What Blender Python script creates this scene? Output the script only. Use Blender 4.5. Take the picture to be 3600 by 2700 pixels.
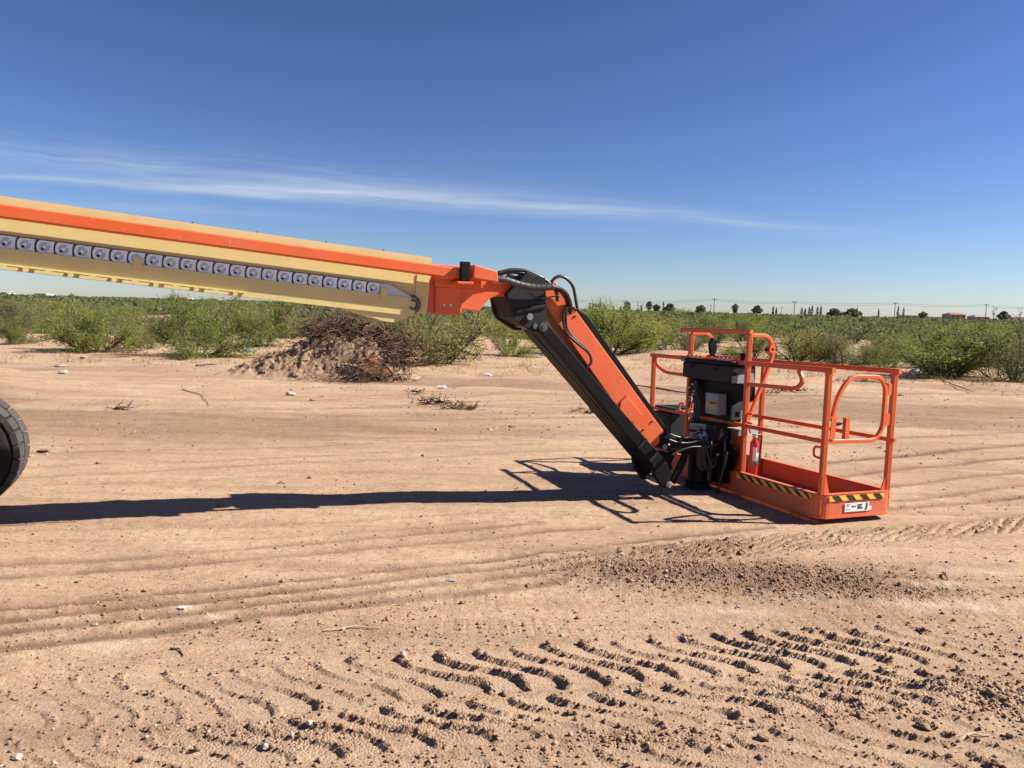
import bpy, bmesh, math, random
import numpy as np
from mathutils import Vector, Matrix

for o in list(bpy.data.objects):
    bpy.data.objects.remove(o, do_unlink=True)
SC = bpy.context.scene
COL = SC.collection
R = math.radians

# ------------------------------------------------------------------ camera
PITCH, ROLL, CAMH, FPX = R(5.67), R(1.47), 1.565, 2704.0
cp, sp = math.cos(PITCH), math.sin(PITCH)
_f = np.array([0, cp, -sp]); _u = np.array([0, sp, cp]); _r = np.array([1.0, 0, 0])
c_, s_ = math.cos(ROLL), math.sin(ROLL)
CR, CU, CF = c_*_r + s_*_u, -s_*_r + c_*_u, _f
cam = bpy.data.cameras.new('camera')
cam.sensor_fit = 'HORIZONTAL'; cam.sensor_width = 36.0
cam.lens = FPX/3600*36.0
cam.clip_start = 0.05; cam.clip_end = 20000
camo = bpy.data.objects.new('camera', cam); COL.objects.link(camo)
M = Matrix(((CR[0], CU[0], -CF[0], 0), (CR[1], CU[1], -CF[1], 0), (CR[2], CU[2], -CF[2], CAMH), (0, 0, 0, 1)))
camo.matrix_world = M
SC.camera = camo

def ray(px, py):
    return CF + (px-1800)/FPX*CR - (py-1350)/FPX*CU
def gnd(px, py, z=0.0):                      # world point of height z seen at a photo position
    d = ray(px, py); t = (z-CAMH)/d[2]
    return np.array([0, 0, CAMH]) + t*d
def at_depth(px, py, y):
    d = ray(px, py); return np.array([0, 0, CAMH]) + d*(y/d[1])

# ------------------------------------------------------------------ world, sun, exposure
SUN_PHI, SUN_EL = R(1.5), R(39.5)            # direction to the sun: angle from +X, elevation
w = bpy.data.worlds.new('World'); SC.world = w; w.use_nodes = True
nt = w.node_tree; nt.nodes.clear()
def N(t, tree=None, **kw):
    n = (tree or nt).nodes.new(t)
    for k, v in kw.items():
        if k.startswith('i_'): n.inputs[k[2:].replace('_', ' ')].default_value = v
        else: setattr(n, k, v)
    return n
sky = N('ShaderNodeTexSky'); sky.sky_type = 'NISHITA'; sky.sun_disc = False
sky.sun_elevation = SUN_EL; sky.sun_rotation = math.pi/2 - SUN_PHI
sky.altitude = 1200; sky.air_density = 1.0; sky.dust_density = 0.5; sky.ozone_density = 2.2
bg = N('ShaderNodeBackground'); bg.inputs['Strength'].default_value = 0.05
out = N('ShaderNodeOutputWorld')
# cirrus: streaks in a direction frame whose u runs along the streaks, v across them
tc = N('ShaderNodeTexCoord')
sep = N('ShaderNodeSeparateXYZ'); nt.links.new(tc.outputs['Generated'], sep.inputs[0])
def mth(op, a, b=None, c=None, clamp=False, tree=None):
    T = tree or nt
    n = T.nodes.new('ShaderNodeMath'); n.operation = op; n.use_clamp = clamp
    for i, v in enumerate((a, b, c)):
        if v is None: continue
        if isinstance(v, (int, float)): n.inputs[i].default_value = v
        else: T.links.new(v, n.inputs[i])
    return n.outputs[0]
yy = mth('MAXIMUM', sep.outputs['Y'], 0.05)
ux = mth('DIVIDE', sep.outputs['X'], yy)         # tangent coordinates of the sky to the north
vz = mth('DIVIDE', sep.outputs['Z'], yy)
comb = N('ShaderNodeCombineXYZ'); nt.links.new(ux, comb.inputs[0]); nt.links.new(vz, comb.inputs[1])
def cirrus(x0, z0, x1, z1, width, bow, dens, seed, scale_u, scale_v, l0, l1):
    """one wispy band from (x0,z0) to (x1,z1) in sky tangent coordinates"""
    dx, dz = x1-x0, z1-z0; L = math.hypot(dx, dz); ang = math.atan2(dz, dx)
    u = mth('ADD', mth('MULTIPLY', mth('SUBTRACT', ux, x0), math.cos(ang)), mth('MULTIPLY', mth('SUBTRACT', vz, z0), math.sin(ang)))
    v = mth('SUBTRACT', mth('MULTIPLY', mth('SUBTRACT', vz, z0), math.cos(ang)), mth('MULTIPLY', mth('SUBTRACT', ux, x0), math.sin(ang)))
    t = mth('DIVIDE', u, L)
    arch = mth('MULTIPLY', mth('MULTIPLY', t, mth('SUBTRACT', 1.0, t)), 4*bow)
    v2 = mth('SUBTRACT', v, arch)
    cc = N('ShaderNodeCombineXYZ'); nt.links.new(u, cc.inputs[0]); nt.links.new(v2, cc.inputs[1]); cc.inputs[2].default_value = seed
    wob = N('ShaderNodeTexNoise'); wob.inputs['Scale'].default_value = 5; wob.inputs['Detail'].default_value = 2
    nt.links.new(cc.outputs[0], wob.inputs['Vector'])
    v3 = mth('ADD', v2, mth('MULTIPLY', mth('SUBTRACT', wob.outputs['Fac'], 0.5), width*0.8))
    cc2 = N('ShaderNodeCombineXYZ')
    nt.links.new(mth('MULTIPLY', u, scale_u), cc2.inputs[0]); nt.links.new(mth('MULTIPLY', v3, scale_v), cc2.inputs[1]); cc2.inputs[2].default_value = seed*3.1
    nz = N('ShaderNodeTexNoise'); nz.inputs['Scale'].default_value = 1; nz.inputs['Detail'].default_value = 5; nz.inputs['Roughness'].default_value = 0.62
    nt.links.new(cc2.outputs[0], nz.inputs['Vector'])
    prof = mth('SUBTRACT', 1.0, mth('DIVIDE', mth('ABSOLUTE', v3), width), clamp=True)
    prof = mth('MULTIPLY', prof, prof)
    e0 = mth('DIVIDE', mth('SUBTRACT', t, l0), 0.12, clamp=True); e1 = mth('DIVIDE', mth('SUBTRACT', l1, t), 0.45, clamp=True)
    m = mth('MULTIPLY', mth('MULTIPLY', prof, mth('MULTIPLY', e0, e1)), mth('MULTIPLY', mth('SUBTRACT', nz.outputs['Fac'], 0.28), dens), clamp=True)
    return m
def tanc(px, py):
    d = ray(px, py); return d[0]/d[1], d[2]/d[1]
bands = []
for (p0, p1, wd, bow, dn, sd, su, sv, l0, l1) in [
        ((-500, 578), (1650, 748), .012, .002, 1.3, 1.7, 5, 95, -.5, 1.0),
        ((300, 632), (3300, 826), .018, .003, 1.75, 4.2, 5, 95, 0.0, 1.0),
        ((-700, 505), (2400, 735), .042, .006, 0.95, 7.7, 4, 85, -.5, 1.0),
        ((700, 640), (2600, 775), .026, .004, 0.8, 21.1, 4, 80, 0.0, 1.0),
        ((-600, 672), (1300, 770), .018, .0, 0.75, 9.1, 5, 90, -.5, 1.0),
        ((1300, 1015), (3500, 1035), .022, .0, 0.30, 15.3, 4, 60, -.1, 1.1)]:
    a0, b0 = tanc(*p0); a1, b1 = tanc(*p1)
    bands.append(cirrus(a0, b0, a1, b1, wd, bow, dn, sd, su, sv, l0, l1))
tot = bands[0]
for b in bands[1:]:
    tot = mth('ADD', tot, b)
front = mth('MULTIPLY', sep.outputs['Y'], 6.0, clamp=True)
tot = mth('MULTIPLY', mth('MINIMUM', tot, 0.85), front)
dv = N('ShaderNodeVectorMath'); dv.operation = 'MULTIPLY'; dv.inputs[1].default_value = (.2, .2, .2); nt.links.new(sky.outputs[0], dv.inputs[0])
gmn = N('ShaderNodeGamma'); gmn.inputs['Gamma'].default_value = 1.30; nt.links.new(dv.outputs[0], gmn.inputs['Color'])
mv = N('ShaderNodeVectorMath'); mv.operation = 'MULTIPLY'; mv.inputs[1].default_value = (3.65, 3.9, 4.9); nt.links.new(gmn.outputs[0], mv.inputs[0])
mixc = N('ShaderNodeMix'); mixc.data_type = 'RGBA'
nt.links.new(tot, mixc.inputs['Factor']); nt.links.new(mv.outputs[0], mixc.inputs['A'])
mixc.inputs['B'].default_value = (6.6, 7.1, 8.0, 1)
nt.links.new(mixc.outputs['Result'], bg.inputs['Color'])
nt.links.new(bg.outputs[0], out.inputs['Surface'])

sl = bpy.data.lights.new('sun', 'SUN'); sl.energy = 5.0; sl.angle = R(0.53); sl.color = (1.0, 0.93, 0.84)
so = bpy.data.objects.new('sun', sl); COL.objects.link(so)
SUN = Vector((math.cos(SUN_EL)*math.cos(SUN_PHI), math.cos(SUN_EL)*math.sin(SUN_PHI), math.sin(SUN_EL)))
so.rotation_euler = SUN.to_track_quat('Z', 'Y').to_euler(); so.location = (30, 5, 30)

SC.view_settings.view_transform = 'Standard'; SC.view_settings.look = 'None'
SC.view_settings.exposure = 1.12; SC.view_settings.gamma = 1.0; SC.view_settings.use_curve_mapping = False
SC.render.engine = 'CYCLES'
SC.render.resolution_x, SC.render.resolution_y = 1024, 768
SC.cycles.max_bounces = 4; SC.cycles.diffuse_bounces = 3; SC.cycles.glossy_bounces = 2; SC.cycles.transparent_max_bounces = 8

# ------------------------------------------------------------------ noise
def _h(i, j, s):
    i = i.astype(np.int64); j = j.astype(np.int64)
    n = (i*374761393 + j*668265263 + s*2147483647) & 0xFFFFFFFF
    n = ((n ^ (n >> 13))*1274126177) & 0xFFFFFFFF
    n = n ^ (n >> 16)
    return (n & 0xFFFFFF)/float(0xFFFFFF)
def vn(x, y, s=0):
    xi, yi = np.floor(x), np.floor(y); fx, fy = x-xi, y-yi
    fx = fx*fx*(3-2*fx); fy = fy*fy*(3-2*fy)
    a, b, c, d = _h(xi, yi, s), _h(xi+1, yi, s), _h(xi, yi+1, s), _h(xi+1, yi+1, s)
    return (a*(1-fx)+b*fx)*(1-fy) + (c*(1-fx)+d*fx)*fy
def fbm(x, y, s=0, o=4, g=0.5):
    t = np.zeros_like(x); a = 1.0; n = 0.0
    for k in range(o):
        t += a*(vn(x*2**k+17.3*k, y*2**k-9.1*k, s+k)-0.5); n += a; a *= g
    return t/n*2
def sst(a, b, x):
    t = np.clip((x-a)/(b-a), 0, 1); return t*t*(3-2*t)

# ------------------------------------------------------------------ materials
def srgb(r, g, b):
    f = lambda c: (c/255/12.92 if c/255 <= .04045 else ((c/255+.055)/1.055)**2.4)
    return (f(r), f(g), f(b), 1)
def mat(name, col, rough=0.5, metal=0.0, var=0.12, scale=8.0, bump=0.0, bscale=60.0, dust=0.0, spec=0.5, coat=0.0, scratch=0.0):
    m = bpy.data.materials.new(name); m.use_nodes = True
    T = m.node_tree; b = T.nodes['Principled BSDF']
    b.inputs['Roughness'].default_value = rough; b.inputs['Metallic'].default_value = metal
    b.inputs['Specular IOR Level'].default_value = spec; b.inputs['Coat Weight'].default_value = coat
    g = T.nodes.new('ShaderNodeNewGeometry')
    n = T.nodes.new('ShaderNodeTexNoise'); n.inputs['Scale'].default_value = scale; n.inputs['Detail'].default_value = 6; n.inputs['Roughness'].default_value = 0.6
    T.links.new(g.outputs['Position'], n.inputs['Vector'])
    mx = T.nodes.new('ShaderNodeMix'); mx.data_type = 'RGBA'
    T.links.new(n.outputs['Fac'], mx.inputs['Factor'])
    c = col if len(col) == 4 else (*col, 1)
    mx.inputs['A'].default_value = tuple(min(1, v*(1-var)) for v in c[:3]) + (1,)
    mx.inputs['B'].default_value = tuple(min(1, v*(1+var)) for v in c[:3]) + (1,)
    last = mx.outputs['Result']
    if dust > 0:
        n2 = T.nodes.new('ShaderNodeTexNoise'); n2.inputs['Scale'].default_value = 3.5; n2.inputs['Detail'].default_value = 8; n2.inputs['Roughness'].default_value = 0.7
        T.links.new(g.outputs['Position'], n2.inputs['Vector'])
        rp = T.nodes.new('ShaderNodeMapRange'); rp.inputs[1].default_value = 0.42; rp.inputs[2].default_value = 0.75; rp.inputs[3].default_value = dust*0.25; rp.inputs[4].default_value = dust
        T.links.new(n2.outputs['Fac'], rp.inputs[0])
        m2 = T.nodes.new('ShaderNodeMix'); m2.data_type = 'RGBA'
        T.links.new(rp.outputs[0], m2.inputs['Factor']); T.links.new(last, m2.inputs['A']); m2.inputs['B'].default_value = (0.42, 0.30, 0.20, 1)
        last = m2.outputs['Result']
    if scratch > 0:
        n3 = T.nodes.new('ShaderNodeTexNoise'); n3.inputs['Scale'].default_value = 55; n3.inputs['Detail'].default_value = 3
        mp = T.nodes.new('ShaderNodeMapping'); mp.inputs['Scale'].default_value = (1, 1, 0.25)
        T.links.new(g.outputs['Position'], mp.inputs[0]); T.links.new(mp.outputs[0], n3.inputs['Vector'])
        rp = T.nodes.new('ShaderNodeMapRange'); rp.inputs[1].default_value = 0.665; rp.inputs[2].default_value = 0.70; rp.inputs[3].default_value = 0; rp.inputs[4].default_value = scratch
        T.links.new(n3.outputs['Fac'], rp.inputs[0])
        m2 = T.nodes.new('ShaderNodeMix'); m2.data_type = 'RGBA'
        T.links.new(rp.outputs[0], m2.inputs['Factor']); T.links.new(last, m2.inputs['A']); m2.inputs['B'].default_value = (0.35, 0.30, 0.27, 1)
        last = m2.outputs['Result']
    T.links.new(last, b.inputs['Base Color'])
    rr = T.nodes.new('ShaderNodeMapRange'); rr.inputs[3].default_value = max(0, rough-0.1); rr.inputs[4].default_value = min(1, rough+0.12)
    T.links.new(n.outputs['Fac'], rr.inputs[0]); T.links.new(rr.outputs[0], b.inputs['Roughness'])
    if bump > 0:
        nb = T.nodes.new('ShaderNodeTexNoise'); nb.inputs['Scale'].default_value = bscale; nb.inputs['Detail'].default_value = 5
        T.links.new(g.outputs['Position'], nb.inputs['Vector'])
        bm = T.nodes.new('ShaderNodeBump'); bm.inputs['Strength'].default_value = bump; bm.inputs['Distance'].default_value = 0.01
        T.links.new(nb.outputs['Fac'], bm.inputs['Height']); T.links.new(bm.outputs[0], b.inputs['Normal'])
    return m
MT = {}
MT['orange'] = mat('orange_paint', (0.66, 0.096, 0.014), 0.52, var=0.16, scale=3, dust=0.16, bump=0.08, bscale=25, scratch=0.6)
MT['orange_d'] = mat('dusty_worn_orange_paint', (0.62, 0.090, 0.016), 0.6, var=0.18, scale=4, dust=0.34, bump=0.12, bscale=30, scratch=0.85)
MT['cream'] = mat('cream_paint', (0.60, 0.50, 0.215), 0.5, var=0.09, dust=0.10, bump=0.06, bscale=20, scratch=.12)
MT['black'] = mat('black_paint', (0.0055, 0.0055, 0.006), 0.55, var=0.3, spec=0.14, dust=0.003, bump=0.05, bscale=30)
MT['grey_black'] = mat('dark_grey_plastic', (0.017, 0.018, 0.021), 0.6, var=0.25, spec=0.2, dust=0.012)
MT['hose'] = mat('hose_rubber', (0.014, 0.014, 0.014), 0.38, var=0.3, dust=0.03)
MT['sleeve'] = mat('spiral_hose_sleeve', (0.045, 0.045, 0.042), 0.35, var=0.2, dust=0.05)
MT['steel'] = mat('zinc_steel', (0.50, 0.54, 0.58), 0.45, metal=0.35, var=0.12, scale=25, dust=0.12)
MT['steel_dark'] = mat('dark_steel', (0.10, 0.11, 0.12), 0.45, metal=0.5, var=0.2, scale=25)
MT['rubber'] = mat('tyre_rubber', (0.012, 0.012, 0.012), 0.75, var=0.25, spec=.25, dust=0.04, bump=0.2, bscale=50)
MT['tread'] = mat('tyre_tread_rubber', (0.030, 0.029, 0.028), 0.8, var=0.2, dust=0.12, bump=0.2, bscale=50)
MT['white'] = mat('white_label', (0.72, 0.72, 0.70), 0.5, var=0.05)
MT['lgrey'] = mat('light_grey_enclosure', (0.25, 0.255, 0.26), 0.5, var=0.08, dust=0.08)
MT['steel_mid2'] = mat('dull_guard_metal', (0.18, 0.18, 0.18), 0.5, var=0.15)
MT['tan'] = mat('tan_label', (0.42, 0.33, 0.17), 0.5, var=0.1)
MT['yellow'] = mat('yellow_tape', (0.75, 0.48, 0.05), 0.45, var=0.08, dust=0.1)
MT['tapeblk'] = mat('black_tape', (0.018, 0.017, 0.016), 0.5, var=0.1)
MT['red'] = mat('red_cylinder_paint', (0.42, 0.015, 0.02), 0.3, var=0.06, coat=0.3)
MT['cord'] = mat('orange_trip_cord', (0.55, 0.25, 0.03), 0.7)
MT['floor'] = mat('worn_deck_plate', (0.20, 0.07, 0.035), 0.7, var=0.3, dust=0.4)
MT['rock'] = mat('rock_dirt', (0.22, 0.145, 0.095), 0.95, var=0.3, scale=20, bump=0.6, bscale=40, spec=0.2)
MT['caliche'] = mat('pale_rock', (0.40, 0.34, 0.275), 0.9, var=0.2, scale=20, bump=0.6, bscale=40, spec=0.2)
MT['concrete'] = mat('broken_concrete', (0.36, 0.31, 0.26), 0.95, var=0.2, bump=0.5, bscale=30, spec=0.2)
MT['bark'] = mat('shrub_bark', (0.10, 0.08, 0.06), 0.95, var=0.4, scale=10, spec=0.1)
MT['deadwood'] = mat('dead_branch_wood', (0.125, 0.080, 0.055), 0.95, var=0.45, scale=6, spec=0.1)
MT['palewood'] = mat('weathered_stick', (0.42, 0.33, 0.24), 0.9, var=0.3, scale=15, spec=0.1)
MT['plank'] = mat('rusty_brown_board', (0.20, 0.085, 0.035), 0.9, var=0.45, scale=12, bump=0.4, bscale=30, spec=0.1)
MT['litter'] = mat('white_litter', (0.46, 0.47, 0.49), 0.6, var=0.12, scale=30)
MT['bluegrey'] = mat('blue_grey_plastic', (0.22, 0.27, 0.32), 0.6, var=0.15, scale=20)
MT['blue'] = mat('blue_plastic', (0.07, 0.17, 0.36), 0.5, var=0.25, scale=20)
MT['darklit'] = mat('dark_scrap', (0.035, 0.028, 0.024), 0.9, var=0.4, scale=12, spec=0.1)
MT['pole'] = mat('pole_wood', (0.10, 0.085, 0.075), 0.9, var=0.2)
MT['stucco'] = mat('far_stucco', (0.30, 0.25, 0.21), 0.9, var=0.06, scale=1)
MT['whitewall'] = mat('far_white_wall', (0.46, 0.45, 0.44), 0.9, var=0.05, scale=1)
MT['redroof'] = mat('far_red_roof', (0.30, 0.12, 0.08), 0.9, var=0.15, scale=2)
MT['greyroof'] = mat('far_grey_roof', (0.26, 0.25, 0.25), 0.9, var=0.15, scale=2)
MT['glass'] = mat('far_window_glass', (0.03, 0.035, 0.04), 0.2, var=0.05)

def leafmat(name, col, trans=0.35, var=0.35, hue=0.0):
    m = bpy.data.materials.new(name); m.use_nodes = True
    T = m.node_tree; T.nodes.clear()
    o = T.nodes.new('ShaderNodeOutputMaterial')
    g = T.nodes.new('ShaderNodeNewGeometry'); oi = T.nodes.new('ShaderNodeObjectInfo')
    n = T.nodes.new('ShaderNodeTexNoise'); n.inputs['Scale'].default_value = 3.0; n.inputs['Detail'].default_value = 4
    T.links.new(g.outputs['Position'], n.inputs['Vector'])
    ri = T.nodes.new('ShaderNodeMath'); ri.operation = 'ADD'
    T.links.new(n.outputs['Fac'], ri.inputs[0])
    rs = T.nodes.new('ShaderNodeMath'); rs.operation = 'MULTIPLY_ADD'; rs.inputs[1].default_value = 0.7; rs.inputs[2].default_value = -0.35
    T.links.new(g.outputs['Random Per Island'], rs.inputs[0]); T.links.new(rs.outputs[0], ri.inputs[1])
    ro = T.nodes.new('ShaderNodeMath'); ro.operation = 'MULTIPLY_ADD'; ro.inputs[1].default_value = 0.5; ro.inputs[2].default_value = -0.25
    T.links.new(oi.outputs['Random'], ro.inputs[0])
    rt = T.nodes.new('ShaderNodeMath'); rt.operation = 'ADD'; rt.use_clamp = True
    T.links.new(ri.outputs[0], rt.inputs[0]); T.links.new(ro.outputs[0], rt.inputs[1])
    mx = T.nodes.new('ShaderNodeMix'); mx.data_type = 'RGBA'
    T.links.new(rt.outputs[0], mx.inputs['Factor'])
    mx.inputs['A'].default_value = (col[0]*(1-var), col[1]*(1-var*0.8), col[2]*(1-var*0.4), 1)
    mx.inputs['B'].default_value = (col[0]*(1+var*1.2), col[1]*(1+var*0.9), col[2]*(1+var*0.6), 1)
    d = T.nodes.new('ShaderNodeBsdfDiffuse'); t = T.nodes.new('ShaderNodeBsdfTranslucent'); s = T.nodes.new('ShaderNodeMixShader')
    s.inputs[0].default_value = trans
    T.links.new(mx.outputs['Result'], d.inputs[0]); T.links.new(mx.outputs['Result'], t.inputs[0])
    T.links.new(d.outputs[0], s.inputs[1]); T.links.new(t.outputs[0], s.inputs[2]); T.links.new(s.outputs[0], o.inputs[0])
    return m
MT['leaf_v'] = leafmat('mesquite_leaf', (0.235, 0.275, 0.068), 0.5)
MT['leaf_y'] = leafmat('yellowish_leaf', (0.262, 0.272, 0.08), 0.5)
MT['leaf_g'] = leafmat('grey_green_leaf', (0.175, 0.195, 0.080), 0.42)
MT['leaf_d'] = leafmat('dark_evergreen_leaf', (0.062, 0.082, 0.058), 0.2)
MT['leaf_m'] = leafmat('garden_tree_leaf', (0.12, 0.14, 0.085), 0.3)
MT['drygrass'] = leafmat('dry_grass', (0.33, 0.25, 0.13), 0.3)

# ------------------------------------------------------------------ mesh helpers
def link_mesh(name, V, Fc, m, parent=None, smooth=False):
    me = bpy.data.meshes.new(name)
    me.from_pydata([tuple(map(float, v)) for v in V], [], [tuple(f) for f in Fc])
    me.update()
    if smooth: me.polygons.foreach_set('use_smooth', [True]*len(me.polygons))
    me.materials.append(MT[m] if isinstance(m, str) else m)
    o = bpy.data.objects.new(name, me); COL.objects.link(o)
    if parent is not None: adopt(o, parent)
    return o
def adopt(o, parent):
    o.parent = parent
    p = parent
    while p.parent is not None: p = p.parent
    if parent is p: o.matrix_parent_inverse = Matrix.Translation(-Vector(p.location)) if not p.get('_xf') else Matrix()
def tag(o, label=None, cat=None, group=None, kind=None):
    if label: o['label'] = label
    if cat: o['category'] = cat
    if group: o['group'] = group
    if kind: o['kind'] = kind
    return o
def empty(name, loc, label, cat, group=None):
    o = bpy.data.objects.new(name, None); COL.objects.link(o); o.location = loc; o.empty_display_size = 0.2
    return tag(o, label, cat, group)
class G:
    """collects geometry of ONE mesh"""
    def __init__(s): s.V = []; s.F = []
    def add(s, V, F):
        b = len(s.V); s.V += [tuple(map(float, v)) for v in V]; s.F += [tuple(i+b for i in f) for f in F]; return s
    def build(s, name, m, parent=None, smooth=False, bevel=0.0, seg=1):
        o = link_mesh(name, s.V, s.F, m, parent, smooth)
        if bevel > 0:
            bm = bmesh.new(); bm.from_mesh(o.data); bmesh.ops.remove_doubles(bm, verts=bm.verts, dist=1e-6)
            bmesh.ops.recalc_face_normals(bm, faces=bm.faces)
            es = [e for e in bm.edges if len(e.link_faces) == 2 and e.calc_face_angle(0) > 0.5]
            bmesh.ops.bevel(bm, geom=es, offset=bevel, segments=seg, affect='EDGES', profile=0.5, clamp_overlap=True)
            bm.to_mesh(o.data); bm.free()
        else:
            bm = bmesh.new(); bm.from_mesh(o.data); bmesh.ops.recalc_face_normals(bm, faces=bm.faces); bm.to_mesh(o.data); bm.free()
        return o
BOXF = [(0, 1, 3, 2), (4, 6, 7, 5), (0, 4, 5, 1), (2, 3, 7, 6), (0, 2, 6, 4), (1, 5, 7, 3)]
def boxv(fr, x0, x1, y0, y1, z0, z1):
    return [fr(x, y, z) for x in (x0, x1) for y in (y0, y1) for z in (z0, z1)], BOXF
def prism(fr, poly, y0, y1):
    """polygon in the frame's x-z plane, extruded along y"""
    n = len(poly)
    V = [fr(x, y0, z) for x, z in poly] + [fr(x, y1, z) for x, z in poly]
    F = [tuple(range(n)), tuple(range(2*n-1, n-1, -1))] + [(i, i+n, (i+1) % n+n, (i+1) % n) for i in range(n)]
    return V, F
def fillet(path, r, seg=5, closed=False):
    P = [np.array(p, float) for p in path]; out = []
    n = len(P)
    for i, p in enumerate(P):
        if not closed and (i == 0 or i == n-1): out.append(p); continue
        a, b = P[i-1], P[(i+1) % n]
        da, db = a-p, b-p; la, lb = np.linalg.norm(da), np.linalg.norm(db)
        rr = min(r, la*0.48, lb*0.48)
        pa, pb = p+da/la*rr, p+db/lb*rr
        for k in range(seg+1):
            t = k/seg; out.append((1-t)**2*pa + 2*t*(1-t)*p + t*t*pb)
    return out
def sweep(path, prof, up=(0, 0, 1), closed=False, caps=True):
    """sweep a 2-D profile along a path (parallel transport)"""
    P = [np.array(p, float) for p in path]; n = len(P)
    T = []
    for i in range(n):
        a = P[i-1] if (i > 0 or closed) else P[i]; b = P[(i+1) % n] if (i < n-1 or closed) else P[i]
        t = b-a; T.append(t/np.linalg.norm(t))
    up = np.array(up, float)
    if abs(T[0] @ up) > 0.95: up = np.array([1.0, 0.2, 0])
    s = np.cross(T[0], up); s /= np.linalg.norm(s)
    V = []; F = []; k = len(prof)
    for i in range(n):
        s = s - (s @ T[i])*T[i]; s /= np.linalg.norm(s); u = np.cross(s, T[i])
        for a, b in prof: V.append(P[i] + s*a + u*b)
    for i in range(n if closed else n-1):
        j = (i+1) % n
        for q in range(k): F.append((i*k+q, i*k+(q+1) % k, j*k+(q+1) % k, j*k+q))
    if caps and not closed:
        F.append(tuple(range(k))); F.append(tuple((n-1)*k+q for q in range(k-1, -1, -1)))
    return V, F
def circ(r, n=8): return [(r*math.cos(2*math.pi*i/n), r*math.sin(2*math.pi*i/n)) for i in range(n)]
def rect(a, b, c=0.004):
    a /= 2; b /= 2
    return [(-a+c, -b), (a-c, -b), (a, -b+c), (a, b-c), (a-c, b), (-a+c, b), (-a, b-c), (-a, -b+c)]
def smoothpath(P, n=8):
    P = [np.array(p, float) for p in P]; out = []
    for i in range(len(P)-1):
        p0 = P[max(i-1, 0)]; p1 = P[i]; p2 = P[i+1]; p3 = P[min(i+2, len(P)-1)]
        for k in range(n):
            t = k/n
            out.append(0.5*((2*p1)+(-p0+p2)*t+(2*p0-5*p1+4*p2-p3)*t*t+(-p0+3*p1-3*p2+p3)*t**3))
    out.append(P[-1]); return out
def tube(path, r, n=8, **k): return sweep(path, circ(r, n), **k)
def cyl(p0, p1, r, n=16, r1=None):
    p0, p1 = np.array(p0, float), np.array(p1, float); r1 = r if r1 is None else r1
    t = p1-p0; t /= np.linalg.norm(t); h = np.array([0, 0, 1.0]) if abs(t[2]) < 0.9 else np.array([1.0, 0, 0])
    s = np.cross(t, h); s /= np.linalg.norm(s); u = np.cross(s, t)
    V = [p0+r*(math.cos(a)*s+math.sin(a)*u) for a in [2*math.pi*i/n for i in range(n)]] + [p1+r1*(math.cos(a)*s+math.sin(a)*u) for a in [2*math.pi*i/n for i in range(n)]]
    F = [(i, (i+1) % n, (i+1) % n+n, i+n) for i in range(n)] + [tuple(range(n-1, -1, -1)), tuple(range(n, 2*n))]
    return V, F

# ================================================================== GROUND
def seg_dist(x, y, path, reach=1.1):
    lo_ = min(p[1] for p in path)-reach; hi_ = max(p[1] for p in path)+reach
    mk = (y > lo_) & (y < hi_)
    B = np.full(x.shape, 1e3); S = np.ones(x.shape); Rn = np.zeros(x.shape)
    if mk.any(): B[mk], S[mk], Rn[mk] = seg_dist_(x[mk], y[mk], path)
    return B, S, Rn
def seg_dist_(x, y, path):
    """distance, signed side and running length to a polyline, vectorised"""
    best = np.full(x.shape, 1e9); side = np.zeros_like(x); run = np.zeros_like(x); acc = 0.0
    for (a, b) in zip(path[:-1], path[1:]):
        d = b-a; L = math.hypot(*d); ux_, uy_ = d/L
        t = np.clip((x-a[0])*ux_ + (y-a[1])*uy_, 0, L)
        dx, dy = x-a[0]-t*ux_, y-a[1]-t*uy_
        dd = np.hypot(dx, dy); sg = np.where(ux_*(y-a[1]) - uy_*(x-a[0]) > 0, 1.0, -1.0)
        k = dd < best
        best = np.where(k, dd, best); side = np.where(k, sg, side); run = np.where(k, acc+t, run); acc += L
    return best, side, run
def gpath(pts): return [gnd(*p)[:2] for p in pts]
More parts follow.
